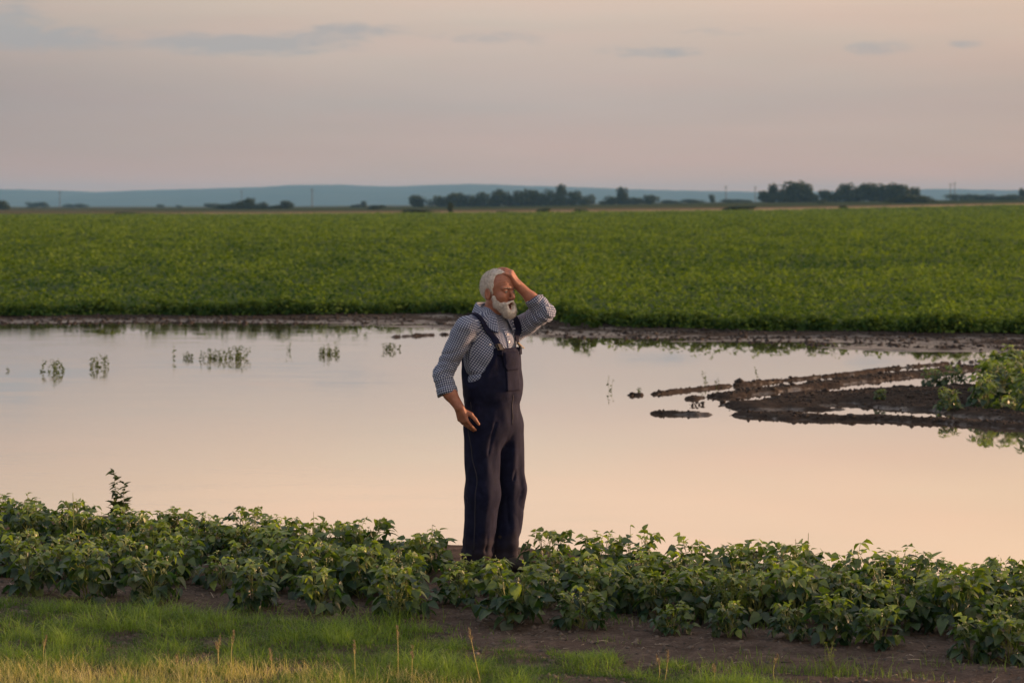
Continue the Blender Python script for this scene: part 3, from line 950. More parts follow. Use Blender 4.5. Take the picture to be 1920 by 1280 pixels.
    # outer leg seam and fly seam
    th = mat_plain('thread', (.020, .020, .034), .8)
    for ctrl in ([bp(-.01, -.25, .98), bp(-.01, -.25, .80), pt(890, 930, -.25), pt(880, 1035, -.22)], [bp(.22, .0, 1.02), bp(.22, .0, .93), bp(.2, .0, .86)]):
        V, q = ribbon(overall_sdf, ctrl, .006, .0008, .0012, 40)
        link_mesh('seam', np_mesh('seam', V, q), th, ov)
    # straps
    for s_ in (-1, 1):
        b0 = .098 * s_
        ctrl = [bp(.135, b0, 1.262), bp(.125, b0, 1.33), bp(.09, .120 * s_, 1.42), bp(.03, .142 * s_, 1.485), bp(-.06, .138 * s_, 1.50), bp(-.125, .10 * s_, 1.42), bp(-.17, .05 * s_, 1.30), bp(-.18, .03 * s_, 1.22)]
        V, q = ribbon(lambda P: np.minimum(shirt_sdf(P), bib_sdf(P)), ctrl, .038, .004, .003, 40)
        st = link_mesh('strap', np_mesh('strap', V, q), dn, ov)
        # metal buckle with leather tab; lit and shaded tone painted into each copy
        p, g = on_surface(lambda P: np.minimum(shirt_sdf(P), bib_sdf(P)), bp(.14, b0 * .98, 1.318), .009)
        up = Zb - (Zb @ g) * g; up /= np.linalg.norm(up); sd = np.cross(up, g)
        A = Acc()
        for x0, x1 in (((-.019, -.022), (.019, -.022)), ((.019, -.022), (.019, .022)), ((.019, .022), (-.019, .022)), ((-.019, .022), (-.019, -.022)), ((-.019, .004), (.019, .004))):
            V, q = tube([p + sd * x0[0] + up * x0[1], p + sd * x1[0] + up * x1[1]], .0025, 6); A.add(V, q)
        link_mesh('buckle', A.mesh('buckle'), mat_plain('brass', (.10, .08, .05), .5, .4), st)
        w_, h_ = .009, .024
        rings = [[p + g * .004 + sd * sx * w_ + up * (.022 - t * .05) + g * sg for sx, sg in ((-1, 0), (1, 0), (1, .002), (-1, .002))] for t in (0, .5, 1)]
        V, q = loft(np.array(rings))
        link_mesh('strap_tab', np_mesh('strap_tab', V, [q, np.array([[3, 2, 1, 0], [8, 9, 10, 11]])], False), mat_plain('leather_lit', (.40, .31, .20), .6) if s_ > 0 else mat_plain('leather_shaded', (.12, .095, .07), .7), st)
    # bib pocket and its flap: panels lying on the bib
    def panel(name, b0, b1, z0, z1, off, thick, cornercut=0):
        nb, nz = 10, 10
        G = []
        for i in range(nz + 1):
            z = z0 + (z1 - z0) * i / nz
            for j in range(nb + 1):
                cc = cornercut * max(0, 1 - i / 2.5)
                G.append(bp(.17, (b0 + cc) + (b1 - b0 - 2 * cc) * j / nb, z))
        G = on_surface(overall_sdf, np.array(G), off)[0].reshape(nz + 1, nb + 1, 3)
        V, q = loft(G, closed=False)
        me = np_mesh(name, V, q)
        o_ = link_mesh(name, me, dn, ov)
        s_ = o_.modifiers.new('s', 'SOLIDIFY'); s_.thickness = thick; s_.offset = 1
        return o_
    panel('pocket', -.066, .066, 1.055, 1.19, .0015, .004)
    panel('pocket_flap', -.072, .072, 1.178, 1.285, .006, .004, .014)
    # hair, beard
    for nm, f, seed, ns in (('hair', hair_sdf, 1, 14000), ('beard', beard_sdf, 2, 7500)):
        V, Q = sdf_mesh(f, HC + np.array([-.14, -.14, -.19]), HC + np.array([.16, .14, .16]), .0026)
        nv = np.zeros_like(V)
        fn = np.cross(V[Q[:, 2]] - V[Q[:, 0]], V[Q[:, 3]] - V[Q[:, 1]])
        for k in range(4): np.add.at(nv, Q[:, k], fn)
        nv /= np.linalg.norm(nv, axis=1, keepdims=True) + 1e-12
        outv = V[:, :] - HC
        sgn = np.sign((nv * outv).sum(1).mean()); nv *= sgn
        q_ = (V - HC) @ RH
        if nm == 'hair':
            ok = np.where((nv * outv).sum(1) > .0)[0]
            lean = lambda p: -Fh * .75 + (-Uh) * (.2 + 0 * p[:, :1])
            SV, SF = strands(V[ok], nv[ok], ns, .014, .0004, lean, seed)
        else:
            cen = hd(.02, 0, -.07)
            ok = np.where((((V - cen) * nv).sum(1) > 0) & ((np.abs(q_[:, 1]) > .036) | (q_[:, 2] < -.128)))[0]
            lean = lambda p: -Uh * .9 + Fh * (.15 + 0 * p[:, :1])
            SV, SF = strands(V[ok], nv[ok], ns, .014, .0004, lean, seed)
        A = Acc(); A.add(V, Q); A.add(SV, SF)
        link_mesh(nm, A.mesh(nm), hr, root)
    # eyebrows
    for s_ in (-1, 1):
        f = lambda P: d_cone(P, hd(.1015, .012 * s_, .018), hd(.086, .048 * s_, .019), .0042, .0035) + noise(P * 300, 4) * .0012
        c = hd(.09, .03 * s_, .023)
        V, Q = sdf_mesh(f, c - .035, c + .035, .0018)
        link_mesh('eyebrow', np_mesh('eyebrow', V, Q), mat_plain('grey_hair', (.20, .15, .12), .7), root)
    # boots
    for Ft, ya in ((FTN, .15), (FTF, -.1)):
        ff = Fb * math.cos(ya) - Lb * math.sin(ya) * (1 if ya > 0 else 1)
        ff = ff / np.linalg.norm(ff)
        base = np.array([Ft[0], Ft[1], 0])
        fl = Field()
        fl.cone(base + Zb * .045 - ff * .04, base + Zb * .05 + ff * .05, .045, .045, .03).cone(base + Zb * .045 + ff * .05, base + Zb * .038 + ff * .15, .045, .036, .03)
        fl.cone(base + Zb * .05, base + Zb * .2, .052, .056, .03)
        f = lambda P: smax(fl(P), -P[:, 2] - .004, .004)
        V, Q = sdf_mesh(f, base + np.array([-.25, -.25, -.03]), base + np.array([.25, .25, .3]), .006)
        link_mesh('boot', np_mesh('boot', V, Q), mat_plain('boot_leather', (.035, .025, .02), .6), root)
    return root
# =====================================================================  PLANTS
def mat_leaf(name, dark, light, trans=.35, rough=.5, spec=.35):
    """leaf tissue: reflects on top, lets warm light through"""
    m = NT(name); o = m.obj()
    a = m.n('ShaderNodeSeparateColor'); m.l(m.attr('Col'), a.inputs[0])
    c = m.mix(a.outputs[0], dark, light)
    n = m.noise(o, 45, 3)
    c = m.mix(.6, c, m.ramp(n, [(.3, .6), (.7, 1.4)]), 'MULTIPLY')
    b = m.bsdf(c, rough, spec, m.bump(m.noise(o, 120, 3), .5, .004))
    t = m.n('ShaderNodeBsdfTranslucent')
    tc = m.mix(1.0, c, (1.65, 1.75, .5), 'MULTIPLY'); m.l(tc, t.inputs[0])
    mx = m.n('ShaderNodeMixShader'); mx.inputs[0].default_value = trans
    m.l(b.outputs[0], mx.inputs[1]); m.l(t.outputs[0], mx.inputs[2])
    return m.done(mx)

def leaflet(L, W, fold, droop):
    """heart shaped leaflet along +x, tip droops; 12 verts"""
    ts = np.array([0, .22, .55, .82, 1.0]); ws = np.array([.35, 1.0, .78, .36, 0]) * W / 2
    V = []
    for t, w in zip(ts, ws):
        z = -droop * L * t * t
        V += [[t * L, w, z + fold * w], [t * L, 0, z], [t * L, -w, z + fold * w]]
    V = np.array(V[:-2] + [V[-1]]) if False else np.array(V)
    F = []
    for i in range(4):
        a = i * 3; F += [[a, a + 1, a + 4, a + 3], [a + 1, a + 2, a + 5, a + 4]]
    return V, np.array(F)

def rotm(yaw, pitch, roll):
    cy, sy, cp, sp, cr, sr = math.cos(yaw), math.sin(yaw), math.cos(pitch), math.sin(pitch), math.cos(roll), math.sin(roll)
    Rz = np.array([[cy, -sy, 0], [sy, cy, 0], [0, 0, 1]]); Ry = np.array([[cp, 0, sp], [0, 1, 0], [-sp, 0, cp]]); Rx = np.array([[1, 0, 0], [0, cr, -sr], [0, sr, cr]])
    return Rz @ Ry @ Rx

def bean_meshes(seed, rad=.15, hgt=.24, nleaf=22, big=1.0, stalks=4, lift=0.):
    """foliage, stems, flowers of one bean plant"""
    r = np.random.default_rng(seed)
    Lf, St, Fl = Acc(), Acc(), Acc()
    def trif(p, yaw, size, pitch, shade):
        for k, (dy, s) in enumerate(((0, 1.0), (1.55, .88), (-1.55, .88))):
            L = size * s * r.uniform(.9, 1.1); W = L * r.uniform(.72, .86)
            V, F = leaflet(L, W, r.uniform(.10, .55), r.uniform(.05, .5))
            R_ = rotm(yaw + dy + r.normal(0, .15), pitch + (.25 if k else 0) + r.normal(0, .28), r.normal(0, .35))
            Lf.add((V + [L * .05 if k else L * .25, 0, 0]) @ R_.T + p, F, np.clip(shade + r.normal(0, .11), 0, 1))
    nb = r.integers(4, 6)
    tips = []
    for b in range(nb):
        a = b * 2 * math.pi / nb + r.uniform(-.4, .4)
        top = np.array([math.cos(a) * rad * r.uniform(.25, .55), math.sin(a) * rad * r.uniform(.25, .55), hgt * r.uniform(.7, .92)])
        base = np.array([math.cos(a) * .012, math.sin(a) * .012, -.01])
        mid = (base + top) / 2 + r.normal(0, .012, 3)
        V, q = tube([base, mid, top], [.0042, .0035, .0022], 5); St.add(V, q, .35); tips.append((base, mid, top, a))
    for i in range(nleaf):
        base, mid, top, a = tips[i % nb]
        t = (i // nb + r.uniform(.3, 1)) / (nleaf / nb)
        j = base * (1 - t) ** 2 + 2 * mid * t * (1 - t) + top * t * t
        yaw = a + r.normal(0, 1.1)
        # petiole outwards
        out = rad * (1.0 - .55 * t) * r.uniform(.45, 1.05)
        e = j + np.array([math.cos(yaw) * out, math.sin(yaw) * out, .045 + .02 * t + r.uniform(-.01, .03)])
        e[2] = max(e[2], .05)
        V, q = tube([j, (j + e) / 2 + [0, 0, .012], e], [.0017, .0015, .0012], 4); St.add(V, q, .6)
        low = 1 - t
        trif(e, yaw + r.normal(0, .5), big * (.079 - .027 * t) * r.uniform(.85, 1.2), -.05 + .62 * low + r.normal(0, .2), .0 + lift + .42 * t ** 3 + (.3 if r.random() < .10 else 0))  # lower leaves coloured darker as painted shade; young upper leaves are paler
    for i in range(stalks):      # racemes and young shoots above the leaves
        base, mid, top, a = tips[i % nb]
        e = top + np.array([r.normal(0, .02), r.normal(0, .02), r.uniform(.035, .095)])
        V, q = tube([top, (top + e) / 2 + r.normal(0, .004, 3), e], [.0016, .0013, .0009], 4); St.add(V, q, .9)
        if r.random() < .6: trif(e, r.uniform(0, 6.3), big * r.uniform(.024, .042), r.uniform(-.7, .2), r.uniform(.75, 1))
        for k in range(r.integers(3, 7)):
            c = top + (e - top) * r.uniform(.35, 1.05) + r.normal(0, .006, 3)
            u = r.normal(0, .0045, (5, 3)); 
            V = c + np.array([[.005, 0, 0], [-.003, .004, 0], [-.003, -.004, 0], [0, 0, .006], [0, 0, -.005]]) * r.uniform(.6, 1.15)
            Fl.add(V, np.array([[0, 1, 3], [1, 2, 3], [2, 0, 3], [1, 0, 4], [2, 1, 4], [0, 2, 4]]), r.uniform(0, 1))
    St.nfl = Fl.n
    return Lf, St, Fl

MATS = {}
def plant_mats():
    MATS['bean'] = mat_leaf('bean_leaf', (.020, .056, .028), (.30, .39, .055), .36, .38, .65)
    MATS['stem'] = mat_plain('green_stem', (.16, .19, .045), .6)
    MATS['flower'] = mat_plain('cream_flower', (.55, .55, .34), .6)
    MATS['grass'] = mat_leaf('grass_blade', (.032, .085, .014), (.20, .30, .055), .35, .55, .3)
    MATS['dry'] = mat_leaf('dry_grass', (.34, .30, .11), (.82, .70, .40), .3, .6, .25)
    MATS['seed'] = mat_plain('ripe_seed', (.30, .23, .13), .8)
    MATS['field'] = mat_leaf('field_leaf', (.020, .058, .018), (.155, .225, .040), .30, .7, .06)
    MATS['tree'] = mat_leaf('tree_leaf', (.020, .032, .014), (.060, .078, .028), .2, .7, .1)
    MATS['bark'] = mat_plain('bark', (.06, .045, .035), .9)
    MATS['weed'] = mat_leaf('weed_leaf', (.035, .060, .020), (.13, .17, .04), .3, .6, .3)

NV = 14
BEANS = []
BUSHES = []
def make_bean_library():
    for i in range(6):
        Lf, St, Fl = bean_meshes(300 + i, rad=.17, hgt=.22, nleaf=70, big=.95, stalks=3, lift=.12)
        f_ = Lf.mesh('foliage'); f_.materials.append(MATS['field']); BUSHES.append([f_])
    for i in range(NV):
        Lf, St, Fl = bean_meshes(100 + i, rad=.13 + .035 * (i % 4) / 3, hgt=.20 + .05 * ((i * 5) % 7) / 6, nleaf=38 + (i % 3) * 5, stalks=4 + i % 4)
        # stems and their blossoms make one mesh with two materials
        off = St.n
        for k, fs in Fl.F.items(): St.F.setdefault(k, []).extend([f + off for f in fs])
        St.V += Fl.V; St.C += Fl.C; St.n += Fl.n
        b = St.mesh('flowering_stem')
        b.materials.append(MATS['stem']); b.materials.append(MATS['flower'])
        mi = np.zeros(len(b.polygons), np.int32); fv = np.zeros(len(b.loops), np.int32); b.loops.foreach_get('vertex_index', fv)
        ls = np.zeros(len(b.polygons), np.int32); b.polygons.foreach_get('loop_start', ls)
        mi[fv[ls] >= off] = 1; b.polygons.foreach_set('material_index', mi)
        f_ = Lf.mesh('foliage'); f_.materials.append(MATS['bean'])
        BEANS.append([f_, b])

def bean(x, y, sc, rz, var, label, group, z=None, parts=3, lib=None):
    z = float(ground_z(np.array([x]), np.array([y]))[0]) if z is None else z
    root = empty('bean_plant', (x, y, z)); root.scale = (sc, sc, sc * rnd(.92, 1.1)); root.rotation_euler = (0, 0, rz)
    tag(root, label, 'plant', group)
    for me in (lib or BEANS)[var][:parts]:
        o = bpy.data.objects.new(me.name.split('.')[0], me); COL.objects.link(o); o.parent = root
    return root
_r = np.random.default_rng(99)
def rnd(a, b): return float(_r.uniform(a, b))

def foot(px, py, d=None):
    """ground position (x, y) under pixel"""
    if d is None: return px2g(px, py)
    return np.array([(px - 960) * d / F_PX, d])

def build_strip():
    """the near strip of beans; front plants are placed one by one where the photograph has them"""
    front = [  # px, py of the base, scale, label
        (60, 1118, .95, 'dark green bean plant at the left edge of the strip above the green grass'),
        (165, 1128, .98, 'bean plant with white buds at the front of the strip, second from the left edge'),
        (290, 1133, 1.05, 'broad bean plant over the bare soil just left of the first soil gap'),
        (470, 1145, .88, 'compact bean plant standing by itself right of the first soil gap behind the grass'),
        (600, 1152, .92, 'bean plant drooping over the soil, between the two leftmost soil gaps'),
        (745, 1160, .95, 'bean plant at the strip edge with tall green weeds growing before it'),
        (955, 1172, 1.12, 'wide bean plant with yellow green shoots in front of the man, on the open soil'),
        (1090, 1182, .82, 'small round bean plant alone on the soil right below the man'),
        (1190, 1150, .78, 'small bean plant set back between two soil gaps right of the man'),
        (1262, 1192, .62, 'little bean plant with few hanging leaves before the pale bushy weed'),
        (1368, 1200, .60, 'tiny bean plant at the foot of the pale bushy weed'),
        (1480, 1205, .62, 'small sparse bean plant on the soil right of the pale bushy weed'),
        (1560, 1212, .80, 'low bean plant in the front clump of three on the right'),
        (1650, 1218, .78, 'drooping bean plant at the tip of the bare soil, foremost of the right clump'),
        (1820, 1238, .74, 'low bean plant close to the bottom right on the bare soil'),
        (1893, 1242, .90, 'bean plant at the right edge of the picture nearest to the camera'),
    ]
    front += [(876, 1092, .50, "small bean plant right before the hem of the man's nearer leg"), (937, 1100, .50, "small bean plant right before the hem of the man's farther leg")]
    placed = []
    for i, (px, py, sc, lab) in enumerate(front):
        x, y = px2g(px, py)
        bean(x, y, sc * .97, rnd(0, 6.28), (i * 5) % NV, lab, 'bean plants of the near strip')
        placed.append((x, y))
    rows = [('second row', 12.70, 'dense bean plant in the second row of the near strip, its neighbours touching it'),
            ('third row', 13.10, 'dense bean plant in the middle of the near strip, hemmed in on all sides'),
            ('fourth row', 13.52, 'bean plant in the back half of the near strip, half hidden by those before it'),
            ('back row', 13.92, 'bean plant in the backmost row of the near strip, its shoots standing against the pond')]
    k = 3
    for ri, (nm, c0, lab) in enumerate(rows):
        x = -4.6
        while x < 4.7:
            y = c0 - .345 * x + rnd(-.10, .10)
            xx = x + rnd(-.05, .05)
            if x < -.6: y += (.14 + .16 * ri) * min(1, (-.6 - x) / 1.5)   # the strip is broader on the left
            if not any((xx - a) ** 2 + (y - b) ** 2 < .15 ** 2 for a, b in placed) and not (abs(xx - P0[0]) < .15 and -.22 < y - P0[1] < .22):
                sc = rnd(.80, 1.06)
                if ri == 3: sc = rnd(.55, .98) * (1.12 if x < -.9 else .95)
                if abs(xx - P0[0]) < .34 and y < P0[1]: sc *= (.52 if y > P0[1] - .7 else .74)
                if xx < -1.5: sc *= .84
                skip = False
                if ri == 3 and -.9 < x < P0[0]: sc = rnd(.58, .78)
                if ri == 3 and P0[0] < x < 1.3: sc = rnd(.78, .96)
                if not skip:
                    bean(xx, y, sc, rnd(0, 6.28), k % NV, lab, 'bean plants of the near strip'); placed.append((xx, y))
            k += int(rnd(1, 6)); x += rnd(.21, .29)
    # extra plants to the left where the strip is deepest
    x = -4.2
    while x < -.9:
        y = 14.55 - .345 * x + rnd(-.1, .1) - (.55 if x > -1.7 else 0)
        bean(x, y, rnd(.62, .88), rnd(0, 6.28), k % NV, 'bean plant on the left shore of the pond behind the backmost row', 'bean plants of the near strip')
        k += 3; x += rnd(.22, .34)

def build_island_beans():
    spots = [(1875, 752, 1.35), (1845, 762, 1.1), (1905, 765, 1.3), (1890, 735, 1.4), (1862, 742, 1.2), (1925, 745, 1.4), (1912, 722, 1.4), (1880, 722, 1.2), (1945, 770, 1.3), (1950, 735, 1.3), (1960, 755, 1.4)]
    for i, (px, py, sc) in enumerate(spots):
        x, y = px2g(px, py)
        bean(x, y, sc * 1.15, rnd(0, 6.28), (i * 3 + 1) % NV, 'leafy bean plant in the clump at the right end of the mud spit', 'bean plants on the mud spit', parts=2)
    for px, py, sc, lab in ((1778, 768, .85, 'single small bean plant near the lower edge of the mud spit'),
                            (1748, 724, .85, 'low yellow green plant on the mud spit left of the leafy clump'),
                            (1790, 722, .75, 'low plant on the mud spit between the leafy clump and its left neighbour'),
                            (1650, 752, .42, 'tiny green seedling on the dark mud of the spit')):
        x, y = px2g(px, py)
        bean(x, y, sc, rnd(0, 6.28), int(rnd(0, NV)), lab, 'bean plants on the mud spit', parts=2)

def build_far_edge():
    x, y = px2g(1095, 614)
    bean(x, y, 1.5, 1.0, 3, 'single bean bush set forward on the mud of the far shore right of the man', 'bean plants along the far shore', parts=1, lib=BUSHES)
    x = -10.3; k = 0
    while x < 9.8:
        y = float(crop_edge(x)) + .2 + .9 * float(fbm(np.array([[x * .7, 0.]]), 83, 3)[0]) + rnd(-.3, .3)
        bean(x, y, rnd(.8, 1.3) + .35 * float(fbm(np.array([[x * 1.4, 3.]]), 97, 2)[0]), rnd(0, 6.28), k % 6, 'bean bush on the front edge of the far field behind the muddy shore', 'bean plants along the far shore', parts=1, lib=BUSHES)
        k += int(rnd(1, 7)); x += rnd(.22, .36)

def build_field():
    """the bean field beyond the pond, one mass"""
    A_V = []; A_C = []
    r = np.random.default_rng(5)
    edges = np.geomspace(40, 640, 40)
    total = 0
    C = []
    for a, b in zip(edges[:-1], edges[1:]):
        rad = .0042 * (a + b) / 2
        w = .60 * (a + b) / 2 + 14
        n = int(w * (b - a) / (rad * rad * 1.25))
        x = r.uniform(-w / 2, w / 2, n); y = r.uniform(a, b, n)
        C.append(np.stack([x, y, np.full(n, rad)], 1))
    C = np.concatenate(C)
    xf = r.uniform(-14, 14, 1500); C = np.concatenate([C, np.stack([xf, crop_edge(xf) + r.uniform(-.1, .8, 1500), np.full(1500, .17)], 1)])
    C = C[C[:, 1] > crop_edge(C[:, 0]) - .1 + .9 * fbm(np.stack([C[:, 0] * .7, 0 * C[:, 0]], 1), 83, 3)]
    s = C[:, 0] / C[:, 1]
    gz = ground_z(C[:, 0], C[:, 1], False)
    P2 = C[:, :2]
    big = fbm(P2 * .35, 80, 3); med = fbm(P2 * np.array([1.1, 1.1]), 81, 2)
    grow_ = 1 + .15 * med
    M = 9
    n = len(C)
    d = C[:, 1]
    u = r.normal(size=(n, M, 3)); u /= np.linalg.norm(u, axis=2, keepdims=True); u[..., 2] = np.abs(u[..., 2])
    rad = C[:, 2]
    hz = np.minimum(rad * 1.3, .30)
    pos = np.empty((n, M, 3))
    pos[..., 0] = C[:, None, 0] + u[..., 0] * rad[:, None] * .95
    pos[..., 1] = C[:, None, 1] + u[..., 1] * rad[:, None] * .95
    topz = (.24 + .09 * med + .06 * big + r.normal(0, 1, n) * np.where(d < 110, .075, .045)) * grow_ * np.where(C[:, 1] < crop_edge(C[:, 0]) + .8, r.uniform(.35, 1.15, n), 1)
    pos[..., 2] = gz[:, None] + np.maximum(topz[:, None] - (1 - u[..., 2]) * hz[:, None], .03)
    size = np.clip(.085 * (d / 45) ** .75, .07, .55)[:, None] * r.uniform(.7, 1.25, (n, M))
    nr = u * .7 + r.normal(0, .45, (n, M, 3)); nr[..., 2] = np.abs(nr[..., 2]) + .45
    nr /= np.linalg.norm(nr, axis=2, keepdims=True)
    t = np.cross(nr, r.normal(size=(n, M, 3))); t /= np.linalg.norm(t, axis=2, keepdims=True)
    bt = np.cross(nr, t)
    p = pos[:, :, None, :]; T = t[:, :, None, :]; Bt = bt[:, :, None, :]; S = size[:, :, None, None] / 2
    quad = np.concatenate([p - T * S, p - Bt * S * .7, p + T * S, p + Bt * S * .7], 2)
    V = quad.reshape(-1, 3)
    c = np.clip(.36 + .6 * big[:, None] + .3 * med[:, None] + .45 * (u[..., 2] - .5) + r.normal(0, .24, (n, M)) + .1 * sstep(60, 200, d)[:, None], 0, 1)  # leaves on clump tops coloured lighter, painting lit tops and shaded gaps
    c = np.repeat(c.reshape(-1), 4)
    Q = np.arange(len(V)).reshape(-1, 4)
    # closed sheet under the top leaves, coloured dark to paint shaded gaps
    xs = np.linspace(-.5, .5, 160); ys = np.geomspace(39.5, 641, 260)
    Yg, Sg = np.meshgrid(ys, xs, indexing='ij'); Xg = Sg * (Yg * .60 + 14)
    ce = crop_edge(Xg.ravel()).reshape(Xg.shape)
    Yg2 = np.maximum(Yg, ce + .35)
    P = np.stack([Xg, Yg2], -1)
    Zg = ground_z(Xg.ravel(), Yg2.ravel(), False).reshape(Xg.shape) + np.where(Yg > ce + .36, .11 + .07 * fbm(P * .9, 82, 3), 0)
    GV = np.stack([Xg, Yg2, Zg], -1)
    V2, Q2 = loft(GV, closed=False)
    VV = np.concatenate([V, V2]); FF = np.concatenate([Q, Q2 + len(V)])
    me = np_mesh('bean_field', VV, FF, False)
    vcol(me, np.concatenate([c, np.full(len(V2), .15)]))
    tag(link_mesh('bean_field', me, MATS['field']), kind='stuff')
    print('field leaves', len(Q))

def grass_line(x):   # back limit of the grass
    return np.interp(x, [-6, -2.6, -1.2, -.4, .1, .85, 1.15, 6], [13.3, 12.98, 12.58, 12.02, 11.66, 11.15, 10.75, 8.5])

def blades(pos, h, w, lean, r, seg=3, col=None):
    n = len(pos)
    a = r.uniform(0, 2 * np.pi, n); ld = np.stack([np.cos(a), np.sin(a), 0 * a], 1) * lean[:, None]
    b = a + r.uniform(-.8, .8, n) + np.pi / 2
    sd = np.stack([np.cos(b), np.sin(b), 0 * b], 1)
    V = []
    for i in range(seg):
        t = i / seg
        c = pos + ld * (t ** 2)[None] * h[:, None] if False else pos + ld * h[:, None] * t * t + np.array([0, 0, 1.]) * (h * (t - .25 * lean * t * t))[:, None]
        ww = (w * (1 - t ** 1.5) * .5)[:, None]
        V += [c - sd * ww, c + sd * ww]
    V.append(pos + ld * h[:, None] + np.array([0, 0, 1.]) * (h * (1 - .25 * lean))[:, None])
    V = np.stack(V, 1); k = V.shape[1]
    base = np.arange(n)[:, None] * k
    F = [base + np.array([2 * i, 2 * i + 1, 2 * i + 3, 2 * i + 2]) for i in range(seg - 1)]
    T = base + np.array([k - 3, k - 2, k - 1])
    return V.reshape(-1, 3), [np.concatenate(F), T], k

def build_grass():
    r = np.random.default_rng(11)
    # living grass
    n = 230000
    x = r.uniform(-5.6, 2.4, n); y = 8.0 + (grass_line(x) - 8.0) * r.uniform(0, 1, n) ** .8
    P2 = np.stack([x, y], 1)
    cl = fbm(P2 * 2.2, 90, 3); c2 = fbm(P2 * 7, 91, 2)
    edge = grass_line(x) - y + .35 * fbm(P2 * 3, 93, 2)
    keep = (cl * .5 + c2 * .6 + .55 * sstep(0, .5, edge) - .02 + r.uniform(-.25, .25, n) > .02)
    keep &= ~((x > .0) & (edge < .25) & (c2 < .15))
    x, y, cl, c2, edge = [q[keep] for q in (x, y, cl, c2, edge)]
    n = len(x)
    z = ground_z(x, y)
    h = (.022 + .036 * sstep(0, .5, edge)) * np.clip(1 + 1.3 * c2 + 1.0 * cl, .25, 2.4) * r.uniform(.3, 1.6, n) * np.where(x > .2, .75, 1)
    V, F, k = blades(np.stack([x, y, z - .003], 1), h, r.uniform(.0020, .0042, n), r.uniform(.2, 2.2, n), r)
    c = np.clip(.34 + .6 * cl + .9 * c2 + r.normal(0, .26, n), 0, 1)
    me = np_mesh('green_grass', V, F, True); vcol(me, np.repeat(c, k))
    tag(link_mesh('green_grass', me, MATS['grass']), kind='stuff')
    # dry grass close to the camera
    n = 58000
    x = r.uniform(-5.6, .6, n); lim = np.interp(x, [-5.6, -2.6, -1.2, -.5, .6], [11.12, 11.02, 10.9, 10.78, 10.45]) + .30 * fbm(np.stack([x, 0 * x + 2], 1) * 1.7, 98, 3)
    y = 8.0 + (lim - 8.0) * r.uniform(0, 1, n) ** .7
    P2 = np.stack([x, y], 1)
    keep = fbm(P2 * 4, 92, 2) * 1.1 + .35 * sstep(.3, -1.2, x) + .12 + .35 * sstep(0, .5, lim - y) + r.uniform(-.4, .3, n) > .32
    x, y = x[keep], y[keep]; n = len(x)
    z = ground_z(x, y)
    h = r.uniform(.04, .14, n) * np.interp(x, [-3, -.5, .6], [1.05, .85, .6])
    V, F, k = blades(np.stack([x, y, z - .003], 1), h, r.uniform(.0014, .0028, n), r.uniform(.2, 1.2, n), r)
    me = np_mesh('dry_grass', V, F, True); vcol(me, np.repeat(np.clip(r.normal(.45, .25, n), 0, 1), k))
    tag(link_mesh('dry_grass', me, MATS['dry']), kind='stuff')
    # scattered weeds at the right bottom and along the soil
    V_, F_, C_, tot = [], [], [], 0
    for px, py, nn, hh, sp in ((1400, 1262, 260, .06, .16), (1570, 1270, 150, .10, .10), (1330, 1262, 200, .05, .2), (1700, 1275, 60, .06, .1), (1500, 1262, 60, .05, .12), (1130, 1205, 40, .04, .1), (690, 1195, 250, .12, .16), (730, 1180, 200, .13, .12), (610, 1180, 130, .09, .14),
                               (1430, 1180, 80, .05, .1), (1180, 1168, 80, .04, .1), (830, 1190, 60, .05, .12), (250, 1140, 60, .06, .1), (500, 1155, 90, .08, .12), (1765, 1255, 40, .05, .08), (1880, 1260, 40, .05, .08)):
        cx, cy = px2g(px, py)
        x = cx + r.normal(0, sp, nn); y = cy + r.normal(0, sp * .8, nn); z = ground_z(x, y)
        V, F, k = blades(np.stack([x, y, z], 1), hh * r.uniform(.5, 1.3, nn), r.uniform(.002, .004, nn), r.uniform(.2, 1.1, nn), r)
        V_.append(V); F_.append([f + tot for f in F]); tot += len(V); C_.append(np.repeat(np.clip(r.normal(.5, .2, nn), 0, 1), k))
    me = np_mesh('scattered_grass', np.concatenate(V_), [np.concatenate([f[i] for f in F_]) for i in (0, 1)]); vcol(me, np.concatenate(C_))
    tag(link_mesh('scattered_grass', me, MATS['grass']), kind='stuff')

